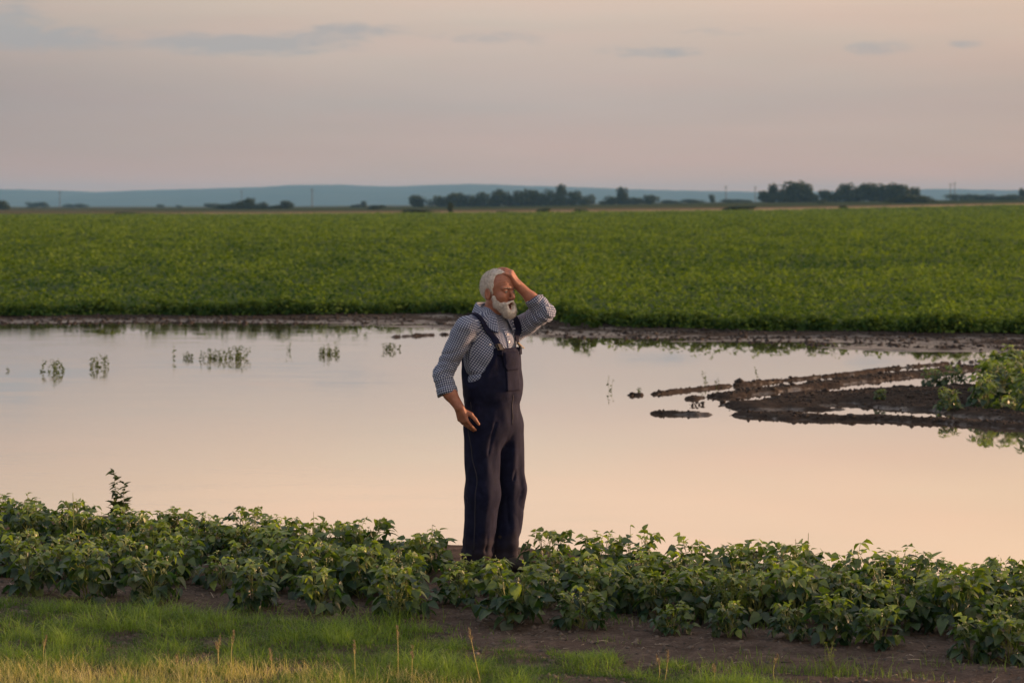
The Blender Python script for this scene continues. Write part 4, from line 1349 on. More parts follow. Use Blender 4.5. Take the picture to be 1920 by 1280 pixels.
def build_debris():
    """straw, dead stalks and crumbs of soil on the bare ground"""
    r = np.random.default_rng(21)
    n = 5200
    x = r.uniform(-4.2, 4.6, n); u = r.uniform(10.7, 13.2, n); y = u - .34 * x
    keep = y > grass_line(x) - .25; x, y = x[keep], y[keep]; n = len(x)
    dens = fbm(np.stack([x, y], 1) * np.array([2, 5]), 95, 2); k_ = dens + r.uniform(-.5, .4, n) > 0; x, y = x[k_], y[k_]; n = len(x)
    z = ground_z(x, y)
    L = r.uniform(.015, .075, n); a = r.normal(.1, .9, n); p = np.stack([x, y, z + .004], 1)
    d = np.stack([np.cos(a), np.sin(a), r.normal(0, .18, n)], 1) * L[:, None]
    s = np.stack([-np.sin(a), np.cos(a), r.normal(0, .3, n)], 1) * r.uniform(.0008, .002, n)[:, None]
    up = np.array([0, 0, .0025])
    bend = np.stack([r.normal(0, .006, n), r.normal(0, .006, n), r.uniform(0, .008, n)], 1)
    V = np.stack([p - s, p + s, p + d * .5 + bend + s, p + d * .5 + bend - s, p + d + s * .5, p + d - s * .5], 1).reshape(-1, 3)
    b = np.arange(n)[:, None] * 6
    me = np_mesh('straw_litter', V, np.concatenate([b + np.array([0, 1, 2, 3]), b + np.array([3, 2, 4, 5])])); vcol(me, np.repeat(r.uniform(0, 1, n), 6))
    m = NT('straw'); c = m.ramp(m.attr('Col'), [(0, (.06, .045, .035)), (.55, (.16, .12, .09)), (.85, (.34, .27, .19)), (1, (.45, .38, .30))])
    tag(link_mesh('straw_litter', me, m.done(m.bsdf(c, .8, .2))), kind='stuff')
    # clods
    ico = np.array([[1, 1, 1], [-1, -1, 1], [-1, 1, -1], [1, -1, -1], [0, 0, 1.5], [0, 0, -1.5], [1.3, -.2, 0], [-1.2, .3, 0]]) * .6
    from mathutils import noise as _mn
    n = 6500
    x = r.uniform(-4.2, 4.6, n); u = r.uniform(10.6, 13.6, n); y = u - .34 * x
    sz = np.minimum(r.gamma(1.6, .0036, n) + .002, .014)
    # mud lumps along the ridges in the pond
    xs, ys, zs = [x], [y], [sz]
    for pl, w, h in RIDGES:
        L = np.linalg.norm(np.diff(pl, axis=0), axis=1); q = int(L.sum() * w * 420) + 10
        t = r.uniform(0, L.sum(), q); cs = np.concatenate([[0], np.cumsum(L)])
        px_ = np.interp(t, cs, pl[:, 0]) + r.normal(0, w * .55, q); py_ = np.interp(t, cs, pl[:, 1]) + r.normal(0, w * .55, q)
        xs.append(px_); ys.append(py_); zs.append((r.gamma(1.5, .0055, q) + .003) * (.45 if pl[0][1] < 20 else 1))
    q = 5000; px_ = r.uniform(-11, 11, q); py_ = far_shore(px_) + r.uniform(.1, 1, q) ** 1.0 * (crop_edge(px_) - far_shore(px_) + .3)
    xs.append(px_); ys.append(py_); zs.append(np.minimum(r.gamma(1.6, .010, q) + .004, .05))
    x, y, sz = np.concatenate(xs), np.concatenate(ys), np.concatenate(zs); n = len(x)
    z = ground_z(x, y)
    base = np.array([[0, 0, 1], [.9, 0, .25], [.28, .86, .25], [-.73, .53, .25], [-.73, -.53, .25], [.28, -.86, .25], [.6, .5, -.6], [-.6, .5, -.6], [-.5, -.6, -.6], [.6, -.5, -.6]])
    fc = np.array([[0, 1, 2], [0, 2, 3], [0, 3, 4], [0, 4, 5], [0, 5, 1], [1, 6, 2], [2, 7, 3], [2, 6, 7], [3, 8, 4], [3, 7, 8], [4, 8, 5], [5, 9, 1], [5, 8, 9], [1, 9, 6]])
    V = base[None] * (1 + r.normal(0, .25, (n, 10, 1))) * sz[:, None, None] * r.uniform(.7, 1.4, (n, 1, 3)) * np.array([1.2, 1, .75])
    a = r.uniform(0, 6.28, n); ca, sa = np.cos(a)[:, None], np.sin(a)[:, None]
    V = np.stack([V[..., 0] * ca - V[..., 1] * sa, V[..., 0] * sa + V[..., 1] * ca, V[..., 2]], -1)
    V += np.stack([x, y, z], 1)[:, None]
    me = np_mesh('soil_clods', V.reshape(-1, 3), (np.arange(n)[:, None, None] * 10 + fc).reshape(-1, 3), True)
    vcol(me, np.repeat(np.where(y > 15, r.uniform(0, .12, n), r.uniform(.2, 1, n)), 10))
    m = NT('clod'); o = m.obj(); c = m.ramp(m.attr('Col'), [(0, (.022, .017, .015)), (.3, (.065, .058, .050)), (1, (.18, .145, .122))])
    tag(link_mesh('soil_clods', me, m.done(m.bsdf(c, .8, .2, m.bump(m.noise(o, 150, 4), .6, .004)))), kind='stuff')

def stem_plant(name, x, y, h, stems, leafsize, label, cat, group=None, mat='weed', leafden=26, spread=.25, seed=0, dark=.2, z0=None, lean=0., wide=0.):
    """an upright weed: stems with small alternate leaves"""
    r = np.random.default_rng(seed + 1000)
    z = float(ground_z(np.array([x]), np.array([y]))[0])
    z = max(z, -.05) if z0 is None else z0
    root = empty(name, (x, y, z)); tag(root, label, cat, group)
    Lf, St = Acc(), Acc()
    for s in range(stems):
        a = r.uniform(0, 6.28); hh = h * r.uniform(.6, 1) if s else h
        p0 = np.array([r.normal(0, .01), r.normal(0, .01), -.02])
        if wide: p0 = np.array([r.normal(0, wide * .30), r.normal(0, wide * .5), -.03])
        tip = p0 * [1, 1, 0] + np.array([math.cos(a) * spread * hh * (.45 if wide else 1) + lean * hh, math.sin(a) * spread * hh, hh])
        mid = (p0 + tip) / 2 + r.normal(0, .06 * h, 3) * [1, 1, .3]
        if wide:
            V, q = tube([[0, 0, -.045], p0 + [0, 0, .002]], .004, 5); St.add(V, q, .4)
        t = np.linspace(0, 1, 7)[:, None]
        pts = p0 * (1 - t) ** 2 + 2 * mid * t * (1 - t) + tip * t * t
        V, q = tube(pts, np.linspace(.0035, .001, 7) * max(h / .3, .7), 5); St.add(V, q, .4)
        m = int(leafden * hh / h)
        for i in range(m):
            u = r.uniform(.18, 1.02); p = p0 * (1 - u) ** 2 + 2 * mid * u * (1 - u) + tip * u * u
            L = leafsize * r.uniform(.6, 1.2) * (1.1 - .4 * u)
            V, F = leaflet(L, L * .5, r.uniform(0, .4), r.uniform(0, .4))
            R_ = rotm(r.uniform(0, 6.28), r.uniform(-.8, .5), r.normal(0, .5))
            Lf.add(V @ R_.T + p, F, np.clip(dark + r.normal(0, .15), 0, 1))
    link_mesh('foliage', Lf.mesh('foliage'), MATS[mat], root)
    link_mesh('stem', St.mesh('stem'), MATS['stem'], root)
    return root

def build_weeds():
    k = 0
    # weeds standing in the water; (px, base row, height px, width px, stems, label)
    W = [(92, 693, 26, 52, 8, 'low dark weed standing in the pond, widest of those near the left edge'),
         (16, 691, 12, 9, 2, 'tiny weed sprig in the pond at the left edge'),
         (188, 684, 27, 36, 6, 'sparse weed in the pond, second clump from the left'),
         (352, 668, 16, 16, 4, 'small weed in the pond touching the left end of the long tuft'),
         (400, 669, 22, 44, 9, 'dense low tuft of weed in the pond, left of its taller twin'),
         (441, 668, 28, 44, 10, 'dense leafy weed in the pond, tallest of the middle group'),
         (541, 653, 24, 18, 3, 'thin faint weed in the pond right of the dense middle tufts'),
         (607, 661, 22, 16, 5, 'short weed in the pond, left one of a close pair'),
         (625, 659, 17, 16, 4, 'short weed in the pond, right one of a close pair'),
         (728, 652, 17, 18, 5, 'small leafy weed in the pond nearest to the man on the left'),
         (747, 651, 11, 8, 2, 'tiny sprout in the pond just left of the man'),
         (325, 668, 34, 14, 2, 'thin twiggy weed in the pond before the long tuft'),
         (1145, 727, 32, 26, 2, 'bare thin twig rising from the pond right of the man'),
         (1198, 730, 12, 10, 2, 'tiny twig beside the small mud lump in the pond'),
         (1325, 716, 30, 22, 3, 'thin grassy stalks behind the long mud ridge'),
         (1420, 705, 26, 14, 1, 'single curled stalk rising from the pond behind the mud ridges'),
         (1345, 722, 22, 26, 3, 'thin green stalks growing from the upper mud ridge')]
    for i, (px, py, hp, wp, st, lab) in enumerate(W):
        x, y = px2g(px, py); mpp = y / F_PX
        thin = st <= 3
        stem_plant('water_weed', x, y, hp * mpp, (st if thin else st * 2), (.050 if not thin else .045) , lab, 'weed', 'weeds standing in the pond', leafden=(9 if thin else 15), spread=wp / hp * (.55 if not thin else .35), seed=i, dark=.25, z0=-.05, wide=(0 if thin else wp * mpp))
    # tall twig with dark leaves in the shallow water on the left
    x, d = (214 - 960) * 16.6 / F_PX, 16.6
    top = at(214, 884, d)[2]
    stem_plant('leafy_weed', x, d, top + .04, 1, .078, 'tall dark leafy weed rising from the pond on the left above the bean plants', 'weed', leafden=60, spread=.03, seed=31, dark=.05, z0=-.04)
    x = (238 - 960) * 16.6 / F_PX
    stem_plant('leafy_weed', x, d, at(238, 905, d)[2] + .04, 1, .070, 'shorter dark leafy weed right beside the tall one on the left of the pond', 'weed', leafden=46, spread=.05, seed=33, dark=.05, z0=-.04)
    # pale bushy weed on the right, in the strip
    x, y = px2g(1372, 1178)
    stem_plant('bushy_weed', x, y, .34, 12, .026, 'pale feathery weed bush among the bean plants right of the man', 'weed', leafden=60, spread=.36, seed=41, dark=.75)
    x, y = px2g(1330, 1165)
    stem_plant('bushy_weed', x, y, .24, 9, .024, 'lower feathery weed left of the pale bush in the bean strip', 'weed', leafden=50, spread=.4, seed=42, dark=.6)
    x, y = px2g(1557, 1270)
    stem_plant('bushy_weed', x, y, .16, 4, .018, 'upright yellow green weed on the bare soil at the bottom right', 'weed', leafden=30, spread=.2, seed=43, dark=.9)
    x, y = px2g(740, 1175)
    stem_plant('bushy_weed', x, y, .20, 8, .020, 'fine green weed between the grass and the bean strip left of the man', 'weed', leafden=50, spread=.3, seed=44, dark=.35)
    x, y = px2g(1190, 1160)
    # tall thin shoots above the strip
    for i, (px, top_, d, lab) in enumerate(((1522, 1000, 12.9, 'thin bare shoot standing highest above the bean strip on the right'), (130, 925, 14.6, 'tallest yellow green bean shoot above the left of the strip'), (1185, 988, 13.7, 'leafy shoot standing up from the strip right of the man'), (805, 985, 14.0, 'short pale shoot against the pond just left of the man'), (480, 950, 14.2, 'slender shoot against the pond at the left centre of the strip'), (590, 960, 14.1, 'broad leaved shoot against the pond left of the man'))):
        h = at(px, top_, d)[2]
        stem_plant('bean_shoot', (px - 960) * d / F_PX, d, h, 1, .05 if i != 0 else .018, lab, 'plant', leafden=12, spread=.05, seed=50 + i, dark=.6, mat='bean')
    # seed stalks of grass sticking up at the bottom
    S = [(905, 1290, 1183, -.22, 'leaning dry grass stalk left of centre at the bottom, tallest of all'), (745, 1285, 1178, 0, 'upright dry seed head at the bottom between two shorter ones'), (772, 1290, 1215, .02, 'brown seed head at the bottom just right of a taller pale one'),
         (436, 1262, 1185, .03, 'brown seed head above the green grass, rightmost of the left group'), (414, 1262, 1196, -.02, 'yellow seed head in the middle of the left group'), (402, 1258, 1205, .05, 'pale reddish seed head, leftmost of the left group'),
         (85, 1255, 1200, .02, 'reddish seed head over the dry grass near the left edge'), (668, 1285, 1210, -.05, 'pale bent stalk at the bottom left of two seed heads'), (1232, 1290, 1240, 0, 'short dry stalk at the bottom right of centre'),
         (1456, 1285, 1232, .04, 'thin pale stalk at the edge of the bare soil'), (1340, 1290, 1250, -.05, 'small brown seed stalk at the bottom by the last green grass'), (1245, 1290, 1232, .12, 'thin leaning stalk beside a short dry one at the bottom'),
         (508, 1285, 1225, -.03, 'yellow stalk in the dry grass below the left group of seed heads'), (330, 1280, 1235, .04, 'yellow upright stalk in the dry grass at the lower left')]
    for i, (px, pb, ptp, ln, lab) in enumerate(S):
        x, y = px2g(px, pb); mpp = y / F_PX; h = (pb - ptp) * mpp
        z = float(ground_z(np.array([x]), np.array([y]))[0])
        root = empty('grass_stalk', (x, y, z)); tag(root, lab, 'grass stalk', 'dry seed stalks rising from the grass')
        r = np.random.default_rng(300 + i)
        t = np.linspace(0, 1, 8)[:, None]
        pts = np.array([0, 0, -.01]) + np.array([ln * h * 1.0, 0, h]) * t + np.array([r.normal(0, .01), r.normal(0, .01), 0]) * np.sin(t * 3)
        V, q = tube(pts, .0013, 5); A = Acc(); A.add(V, q)
        link_mesh('stem', A.mesh('stem'), MATS['dry'], root)
        A = Acc(); L = min(.06, h * .4)
        for j in range(46):
            u = r.uniform(0, 1); p = pts[-1] + (pts[-1] - pts[-3]) / np.linalg.norm(pts[-1] - pts[-3]) * (u - .75) * L
            rr = .0045 * math.sin(math.pi * min(.95, u + .1)) + .001; a = r.uniform(0, 6.28)
            p = p + np.array([math.cos(a) * rr, math.sin(a) * rr, 0])
            V, F = leaflet(.011, .004, .3, 0); R_ = rotm(a, -1.1 + r.normal(0, .2), 0); A.add(V @ R_.T + p, F, r.uniform(0, 1))
        link_mesh('seed_head', A.mesh('seed_head'), MATS['seed'], root)
# =====================================================================  FAR OBJECTS
TREES = []
def tree_mesh(seed, nl=420, shape='round'):
    """crown of unit width and unit height, sat on a forked trunk"""
    r = np.random.default_rng(seed)
    L, T = Acc(), Acc()
    lobes = []
    nb = {'round': 15, 'poplar': 9, 'bush': 14, 'wide': 20}[shape]
    for i in range(nb):
        if shape == 'poplar': c = np.array([r.normal(0, .06), r.normal(0, .06), .08 + .80 * i / (nb - 1)]); rr = .36 * (1 - .45 * abs(i / (nb - 1) - .4))
        elif shape == 'bush': c = np.array([r.uniform(-.33, .33), r.uniform(-.3, .3), r.uniform(.05, .62)]); rr = r.uniform(.20, .32)
        elif shape == 'wide': c = np.array([r.uniform(-.40, .40), r.uniform(-.3, .3), r.uniform(.08, .74)]); rr = r.uniform(.20, .29)
        else:
            a = r.uniform(0, 6.28); q = r.uniform(0, .30); c = np.array([math.cos(a) * q, math.sin(a) * q, .12 + .68 * i / (nb - 1)]); rr = r.uniform(.20, .30)
        lobes.append((c, rr))
    k0 = 0
    for c, rr in lobes:
        n = nl // nb
        u = r.normal(size=(n, 3)); u /= np.linalg.norm(u, axis=1, keepdims=True)
        p = c + u * rr * r.uniform(.55, 1.08, (n, 1))
        nr = u + r.normal(0, .5, (n, 3)); nr /= np.linalg.norm(nr, axis=1, keepdims=True)
        t = np.cross(nr, r.normal(size=(n, 3))); t /= np.linalg.norm(t, axis=1, keepdims=True); b = np.cross(nr, t)
        s = r.uniform(.03, .065, (n, 1))
        V = np.stack([p - t * s, p - b * s, p + t * s, p + b * s], 1).reshape(-1, 3)
        L.add(V, np.arange(n * 4).reshape(-1, 4), np.repeat(np.clip(r.normal(.4 + .3 * r.uniform(-1, 1), .2, n), 0, 1), 4))
        if shape != 'bush' or k0 < 4:
            V, q = tube([[0, 0, -.03], [c[0] * .3, c[1] * .3, c[2] * .45], c], [.030, .02, .008], 6); T.add(V, q)
        k0 += 1
    return L.mesh('crown', False), T.mesh('trunk')

def build_far():
    lib = {}
    for sh, ns in (('round', 4), ('poplar', 1), ('bush', 3), ('wide', 3)):
        lib[sh] = []
        for i in range(ns):
            c, t = tree_mesh(500 + i + 37 * len(lib), 1300, sh)
            c.materials.append(MATS['tree']); t.materials.append(MATS['bark']); lib[sh].append((c, t))
    cnt = [0]
    def tree(px, top, w, base, d, shape, label, cat='tree', group=None, name=None):
        w = w * (1.28 if group else 1.12)
        x = (px - 960) * d / F_PX
        z0 = float(ground_z(np.array([x]), np.array([float(d)]), False)[0])
        zt = CAM_H - (top - HOR) * d / F_PX
        h = max(zt - z0, .6); W = w * d / F_PX
        cnt[0] += 1
        c, t = lib[shape][cnt[0] % len(lib[shape])]
        root = empty(name or ('shrub' if cat == 'shrub' else 'tree'), (x, d, z0)); root.scale = (W, W * .9, h * 1.02); root.rotation_euler = (0, 0, cnt[0] * 1.7)
        tag(root, label, cat, group)
        for me in (c, t):
            o = bpy.data.objects.new(me.name.split('.')[0], me); COL.objects.link(o); o.parent = root
    g1 = 'trees of the long row in the middle of the horizon'
    tree(5, 376, 34, 0, 1300, 'round', 'dark round tree on the horizon at the left edge')
    tree(62, 379, 26, 0, 2600, 'wide', 'faint hazy tree right of the dark tree at the left edge')
    tree(82, 379, 26, 0, 2600, 'round', 'faint hazy tree in the middle of a low far group on the left')
    tree(130, 382, 20, 0, 2600, 'wide', 'small faint tree beside the left utility pole')
    tree(153, 381, 26, 0, 2600, 'bush', 'faint hazy bush right of the left utility pole')
    tree(300, 382, 18, 0, 2600, 'bush', 'small faint bush alone on the left horizon')
    tree(338, 383, 14, 0, 2600, 'bush', 'tiny faint bush left of the dark cluster on the left horizon')
    tree(396, 381, 26, 0, 2400, 'wide', 'pale hazy bush touching the dark cluster on its left')
    g2 = 'trees of the dark cluster on the left horizon'
    for px, top, w, sh, lab in ((425, 380, 34, 'bush', 'leftmost low bush of the dark cluster on the left horizon'), (448, 376, 26, 'wide', 'rounded tree of the dark left cluster next to its tallest'), (468, 372, 26, 'round', 'tallest tree of the dark cluster on the left horizon'), (488, 378, 26, 'wide', 'tree just right of the tallest in the dark left cluster'), (514, 381, 26, 'bush', 'low bush in the right half of the dark left cluster'), (538, 377, 24, 'round', 'rightmost tree of the dark cluster on the left horizon')):
        tree(px, top, w, 0, 1350, sh, lab, 'tree', g2)
    tree(682, 378, 14, 0, 1700, 'poplar', 'narrow small tree between the dark left cluster and the middle row')
    tree(665, 381, 26, 0, 1700, 'bush', 'low bush around a narrow small tree left of the middle row', 'shrub')
    tree(706, 383, 28, 0, 1200, 'bush', 'flat dark bush left of the round tree before the middle row', 'shrub')
    tree(781, 367, 37, 0, 1500, 'round', 'round tree standing alone left of the long middle row')
    mids = [(826, 366, 34, 'wide', 'first tree at the left end of the long middle row'), (852, 362, 36, 'round', 'second tree from the left end of the long middle row'), (878, 364, 34, 'wide', 'flat topped tree in the left part of the middle row'), (902, 359, 38, 'wide', 'broad tree left of the highest part of the middle row'), (932, 359, 36, 'round', 'tree at the left foot of the highest part of the middle row'), (956, 354, 42, 'wide', 'broad tree at the highest part of the middle row on its left'), (984, 353.5, 44, 'wide', 'highest broad tree of the middle row above the man'), (1012, 356, 40, 'wide', 'broad tree right of the highest one in the middle row'),
            (1036, 359, 34, 'wide', 'tree touching the tall poplar on its left'), (1052, 349, 25, 'poplar', 'tall narrow poplar rising above the right end of the middle row'), (1077, 359, 34, 'round', 'rounded tree right of the tall poplar'), (1098, 364, 26, 'wide', 'last tree at the right end of the middle row')]
    for px, top, w, sh, lab in mids: tree(px, top, w, 0, 1500, sh, lab, 'tree', g1)
    for px, top, w, sh, lab in ((1132, 371, 24, 'bush', 'low bush at the left of the small group with the square tree'), (1150, 368, 28, 'wide', 'tree left of the tall square one in the small group'), (1167, 354, 25, 'poplar', 'tall square tree of the small group right of the poplar'), (1190, 369, 34, 'wide', 'tree right of the tall square one in the small group'), (1219, 366, 30, 'round', 'rightmost tree of the small group')):
        tree(px, top, w, 0, 1550, sh, lab, 'tree', 'trees of the small group right of the poplar')
    tree(1335, 365, 16, 0, 1900, 'round', 'small hazy tree alone between the small group and the right grove')
    for i, (px, w) in enumerate(((1262, 40), (1300, 44), (1366, 36), (1398, 40))):
        tree(px, 373 - i * .4, w, 0, 1800, 'bush', ('long low hedge bush right of the small group', 'low hedge bush left of the small hazy tree', 'low hedge bush right of the small hazy tree', 'low hedge bush beside the right grove')[i], 'shrub')
    for px, top, w, sh, lab in ((1437, 357, 26, 'wide', 'low left end tree of the rounded grove on the right'), (1448, 348, 20, 'poplar', 'pointed tree at the left of the rounded grove'), (1466, 351, 36, 'wide', 'tree between the pointed one and the great round one'), (1498, 341, 62, 'round', 'great round tree, highest of the rounded grove on the right'), (1480, 352, 40, 'wide', 'tree at the left foot of the great round one'), (1514, 358, 30, 'bush', 'bush at the right foot of the great round tree')):
        tree(px, top, w, 0, 1400, sh, lab, 'tree', 'trees of the rounded grove on the right')
    for i, (px, top, w) in enumerate(((1548, 357, 32), (1566, 351, 34), (1586, 347, 38), (1609, 344, 42), (1632, 345, 42), (1655, 343, 44), (1680, 345, 44), (1700, 345, 36), (1715, 352, 28))):
        tree(px, top, w, 0, 1400, 'wide' if i % 2 else 'round', ('lowest tree at the left end of the long right grove', 'second tree from the left end of the long right grove', 'third tree from the left end of the long right grove', 'fourth tree of the long right grove, reaching its full height', 'middle tree of the long right grove', 'tree just right of the middle of the long right grove', 'third tree from the right end of the long right grove', 'second tree from the right end of the long right grove', 'last tree at the right end of the long right grove')[i], 'tree', 'trees of the long grove on the right')
    for px, top, w, d, lab in ((1722, 363, 70, 1150, 'dark flat bush before the right end of the long right grove'), (1690, 369, 50, 1150, 'dark low bush left of the flat one before the long right grove'), (1540, 371, 18, 1200, 'small dark bush in the gap between the two right groves'), (1806, 362, 60, 1900, 'hazy low bush right of the long grove'), (1850, 363, 50, 1600, 'dark low hedge near the right edge'), (1886, 361, 50, 1600, 'dark low hedge touching the right edge of the picture')):
        tree(px, top, w, 0, d, 'bush', lab, 'shrub')
    tree(1917, 354, 16, 0, 1600, 'round', 'small tree standing above the hedge at the right edge')
    # near the end of the bean field
    for px, top, w, d, sh, lab in ((783, 391, 62, 655, 'bush', 'green shrub on the tan strip left of the little tree'), (1015, 388, 30, 655, 'bush', 'dark green shrub on the tan strip above the man'), (1385, 385, 52, 655, 'bush', 'wide dark green shrub on the tan strip at the right'), (1087, 391, 26, 660, 'bush', 'faint brownish shrub on the tan strip right of the dark one'), (1582, 384, 18, 655, 'bush', 'small shrub on the tan strip below the long right grove'), (942, 396, 22, 655, 'bush', 'flat little shrub at the end of the bean field above the man'), (235, 397, 60, 655, 'bush', 'flat dark shrub at the end of the bean field on the left')):
        tree(px, top, w, 0, d, sh, lab, 'shrub')
    tree(844, 380.5, 13, 0, 700, 'round', 'little tree standing alone on the tan strip before the middle row')
    # utility poles
    pm = mat_plain('grey_timber', (.10, .09, .085), .8)
    for px, top, d, lab in ((112, 359, 2300, 'left utility pole before the blue hills'), (585, 354, 2000, 'utility pole between the dark left cluster and the middle row'), (453, 357, 2600, 'faint utility pole above the dark cluster on the left'), (1361, 349, 2200, 'utility pole right of the small hazy tree'), (1416, 350, 2200, 'utility pole just left of the rounded grove'), (1782, 344, 2300, 'left one of two close utility poles near the right edge'), (1790, 342, 2300, 'right one of two close utility poles near the right edge')):
        x = (px - 960) * d / F_PX; z0 = float(ground_z(np.array([x]), np.array([float(d)]), False)[0]); h = CAM_H - (top - HOR) * d / F_PX - z0
        root = empty('utility_pole', (x, d, z0)); tag(root, lab, 'pole', 'utility poles on the horizon')
        A = Acc(); V, q = tube([[0, 0, -.3], [0, 0, h * .5], [0, 0, h]], [.42, .34, .24], 8); A.add(V, q)
        link_mesh('post', A.mesh('post'), pm, root)
        for k, zz in enumerate((.97, .86)):
            A = Acc(); V, q = tube([[-1.6 + .3 * k, 0, h * zz], [0, 0, h * zz + .02], [1.6 - .3 * k, 0, h * zz]], .14, 6); A.add(V, q); link_mesh('crossarm', A.mesh('crossarm'), pm, root)
            for sx in (-1.4, -.7, .7, 1.4):
                A = Acc(); V, q = tube([[sx, 0, h * zz + .05], [sx, 0, h * zz + .3], [sx, 0, h * zz + .55]], [.10, .14, .06], 6); A.add(V, q); link_mesh('insulator', A.mesh('insulator'), pm, root)
# =====================================================================  LIGHT, SKY, AIR, CAMERA
SUN_AZ, SUN_EL = math.radians(19), math.radians(8.0)     # behind the scene's right
def build_world():
    w = bpy.data.worlds.new('World'); SC.world = w; w.use_nodes = True
    t = w.node_tree; t.nodes.clear()
    m = NT.__new__(NT); m.t = t
    out = t.nodes.new('ShaderNodeOutputWorld'); bg = t.nodes.new('ShaderNodeBackground')
    sky = t.nodes.new('ShaderNodeTexSky'); sky.sky_type = 'NISHITA'; sky.sun_disc = False
    sky.sun_elevation = SUN_EL; sky.sun_rotation = math.pi / 2 - SUN_AZ
    sky.altitude = 100; sky.air_density = 1.5; sky.dust_density = 3.0
    co = t.nodes.new('ShaderNodeTexCoord').outputs['Generated']
    sx = t.nodes.new('ShaderNodeSeparateXYZ'); m.l(co, sx.inputs[0])
    el = m.math('MULTIPLY', m.math('ARCSINE', sx.outputs[2]), 180 / math.pi)
    az = m.math('MULTIPLY', m.math('ARCTAN2', sx.outputs[0], sx.outputs[1]), 180 / math.pi)
    # thin overcast of a late afternoon: values are 10x, background strength is 0.1
    e01 = m.n('ShaderNodeMapRange'); m.l(el, e01.inputs[0]); e01.inputs[1].default_value = -2; e01.inputs[2].default_value = 90
    def s(e): return (e + 2) / 92
    veil = m.ramp(e01.outputs[0], [(0, (.38, .33, .31)), (s(0), (.84, .46, .30)), (s(1.0), (.625, .425, .34)), (s(2.4), (.515, .43, .385)), (s(4.8), (.70, .56, .46)), (s(6.5), (.965, .715, .515)), (s(9), (1.10, .79, .555)), (s(16), (.95, .78, .66)), (s(30), (.76, .77, .82)), (s(90), (.64, .73, .90))], 'B_SPLINE' if False else 'LINEAR')
    azr = m.n('ShaderNodeMapRange'); m.l(az, azr.inputs[0]); azr.inputs[1].default_value = -90; azr.inputs[2].default_value = 90
    tint = m.ramp(azr.outputs[0], [(0, (.66, .72, .78)), (.43, (.78, .79, .82)), (.47, (.955, .95, .945)), (.5, (1, 1, 1)), (.54, (1.05, 1.0, .97)), (.567, (1.06, .99, .93)), (.72, (1.35, 1.10, .86)), (.85, (1.7, 1.25, .85)), (1, (1.3, 1.1, .9))])
    c = m.mix(1.0, veil, tint, 'MULTIPLY')
    # faint soft layers
    cb = t.nodes.new('ShaderNodeCombineXYZ'); m.l(m.math('MULTIPLY', az, .05), cb.inputs[0]); m.l(m.math('MULTIPLY', el, .42), cb.inputs[1])
    n = m.noise(cb.outputs[0], 1.3, 4, .5, .3)
    c = m.mix(1.0, c, m.ramp(n, [(.32, (.93, .945, .95)), (.68, (1.06, 1.04, 1.03))]), 'MULTIPLY')
    c = m.mix(1.0, c, m.ramp(m.noise(cb.outputs[0], 2.3, 3, .5, .2), [(.35, (.985, 1.005, 1.01)), (.65, (1.03, .985, .99))]), 'MULTIPLY')
    # small blue grey clouds
    cc = t.nodes.new('ShaderNodeCombineXYZ'); m.l(m.math('MULTIPLY', az, 1.0), cc.inputs[0]); m.l(m.math('MULTIPLY', el, 3.6), cc.inputs[1])
    cn = m.noise(cc.outputs[0], 1.05, 8, .62, .9)
    tot = None
    for px, py, wx, wy, st in ((70, 80, 190, 24, .95), (30, 30, 70, 36, .6), (400, 86, 95, 20, 1.0), (550, 84, 130, 20, .95), (665, 56, 90, 13, .85), (1235, 99, 110, 12, .8), (1640, 92, 70, 16, .7), (1810, 88, 45, 9, .55), (930, 75, 140, 18, .5), (1350, 60, 160, 14, .35), (-250, 60, 200, 30, 1), (2200, 60, 200, 25, .8)):
        a0 = math.degrees(math.atan((px - 960) / F_PX)); e0 = math.degrees(math.atan((HOR - py) / F_PX)); aw = math.degrees(wx / F_PX); ew = math.degrees(wy / F_PX)
        dx = m.math('DIVIDE', m.math('SUBTRACT', az, a0), aw); dy = m.math('DIVIDE', m.math('SUBTRACT', el, e0), ew)
        r2 = m.math('ADD', m.math('MULTIPLY', dx, dx), m.math('MULTIPLY', dy, dy))
        g = m.math('MULTIPLY', m.math('EXPONENT', m.math('MULTIPLY', r2, -1.0)), st)
        tot = g if tot is None else m.math('ADD', tot, g)
    msk = m.math('ADD', tot, m.math('MULTIPLY', m.math('SUBTRACT', cn, .5), 2.2))
    msk = m.math('MULTIPLY', m.math('MINIMUM', m.math('MULTIPLY', tot, 2.0), 1.0), msk)
    ms = m.ramp(msk, [(.12, 0), (.55, .6), (.95, 1)])
    c = m.mix(m.math('MULTIPLY', ms, .66), c, (.375, .385, .395))
    # blend: the physical sky shows through high up
    k = m.ramp(e01.outputs[0], [(s(20), 0), (s(60), .35)])
    c10 = m.n('ShaderNodeVectorMath', operation='SCALE'); m.l(c, c10.inputs[0]); c10.inputs['Scale'].default_value = 10
    f = m.mix(k, c10.outputs[0], sky.outputs[0])
    m.l(f, bg.inputs[0]); bg.inputs[1].default_value = .0785
    m.l(bg.outputs[0], out.inputs[0])
    l = bpy.data.lights.new('sun', 'SUN'); l.energy = 5.0; l.angle = math.radians(2.5); l.color = (1, .58, .33)
    o = bpy.data.objects.new('sun', l); COL.objects.link(o)
    d = Vector((-math.cos(SUN_EL) * math.cos(SUN_AZ), -math.cos(SUN_EL) * math.sin(SUN_AZ), -math.sin(SUN_EL)))
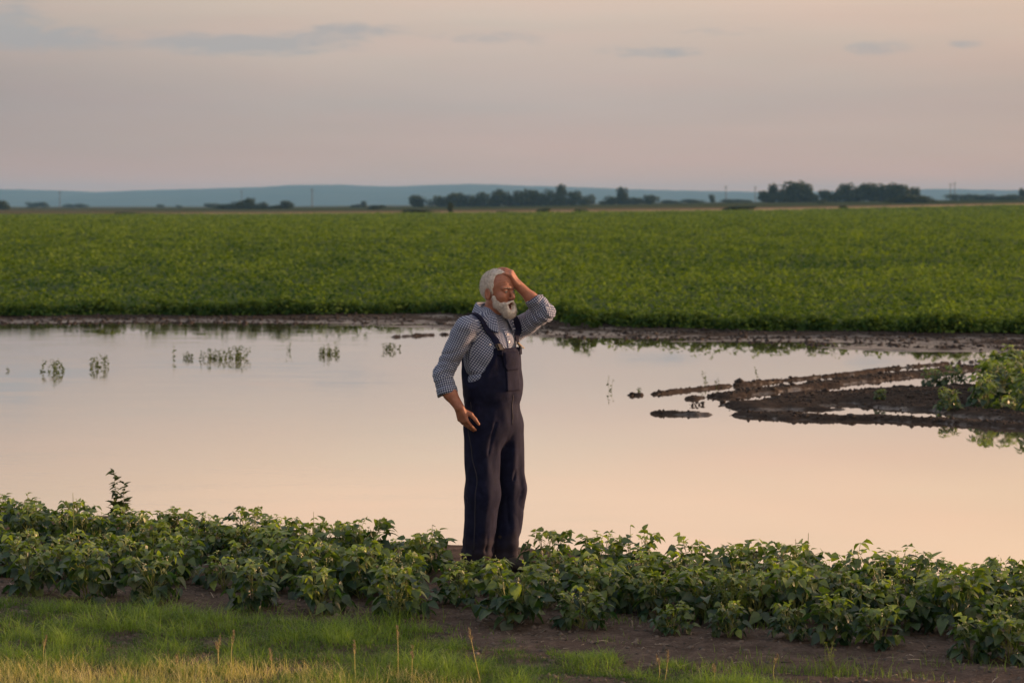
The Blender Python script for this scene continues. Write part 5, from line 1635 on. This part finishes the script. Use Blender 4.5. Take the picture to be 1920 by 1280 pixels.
    o.rotation_euler = d.to_track_quat('-Z', 'Y').to_euler()

def build_haze():
    x, y0, y1, z0, z1 = 13500, -280, 13500, -45, 112
    V = np.array([[-x, y0, z0], [x, y0, z0], [x, y1, z0], [-x, y1, z0], [-x, y0, z1], [x, y0, z1], [x, y1, z1], [-x, y1, z1]])
    F = np.array([[0, 3, 2, 1], [4, 5, 6, 7], [0, 1, 5, 4], [1, 2, 6, 5], [2, 3, 7, 6], [3, 0, 4, 7]])
    me = np_mesh('haze', V, F, False)
    m = bpy.data.materials.new('haze_air'); m.use_nodes = True; t = m.node_tree; t.nodes.clear()
    o = t.nodes.new('ShaderNodeOutputMaterial'); v = t.nodes.new('ShaderNodeVolumePrincipled')
    v.inputs['Color'].default_value = (.27, .61, 1.0, 1); v.inputs['Density'].default_value = HAZE; v.inputs['Anisotropy'].default_value = 0
    t.links.new(v.outputs[0], o.inputs['Volume'])
    h = link_mesh('haze', me, m); tag(h, kind='stuff')
HAZE = 7.8e-5

def build_camera():
    cam = bpy.data.cameras.new('camera'); o = bpy.data.objects.new('camera', cam); COL.objects.link(o); SC.camera = o
    cam.sensor_width = 36; cam.lens = 85; cam.clip_start = .1; cam.clip_end = 40000
    o.location = (0, 0, CAM_H); o.rotation_euler = (math.pi / 2, 0, 0)
    cam.shift_y = -(640 - HOR) / 1920
    cam.dof.use_dof = True; cam.dof.focus_distance = 13.9; cam.dof.aperture_fstop = 4.5

import time as _time
_t0 = _time.time()
def _lap(n): print('LAP', n, round(_time.time() - _t0, 1))
build_ground(); build_hills(); _lap('ground')
plant_mats(); make_bean_library(); build_strip(); build_island_beans(); build_far_edge(); _lap('beans')
build_field(); _lap('field')
build_grass(); build_debris(); build_weeds(); _lap('grass')
build_far(); _lap('far')
build_person(); _lap('person')
build_world(); build_haze(); build_camera()
SC.view_settings.view_transform = 'Standard'; SC.view_settings.look = 'None'; SC.view_settings.exposure = .35; SC.view_settings.gamma = 1
SC.cycles.max_bounces = 8; SC.cycles.transparent_max_bounces = 8
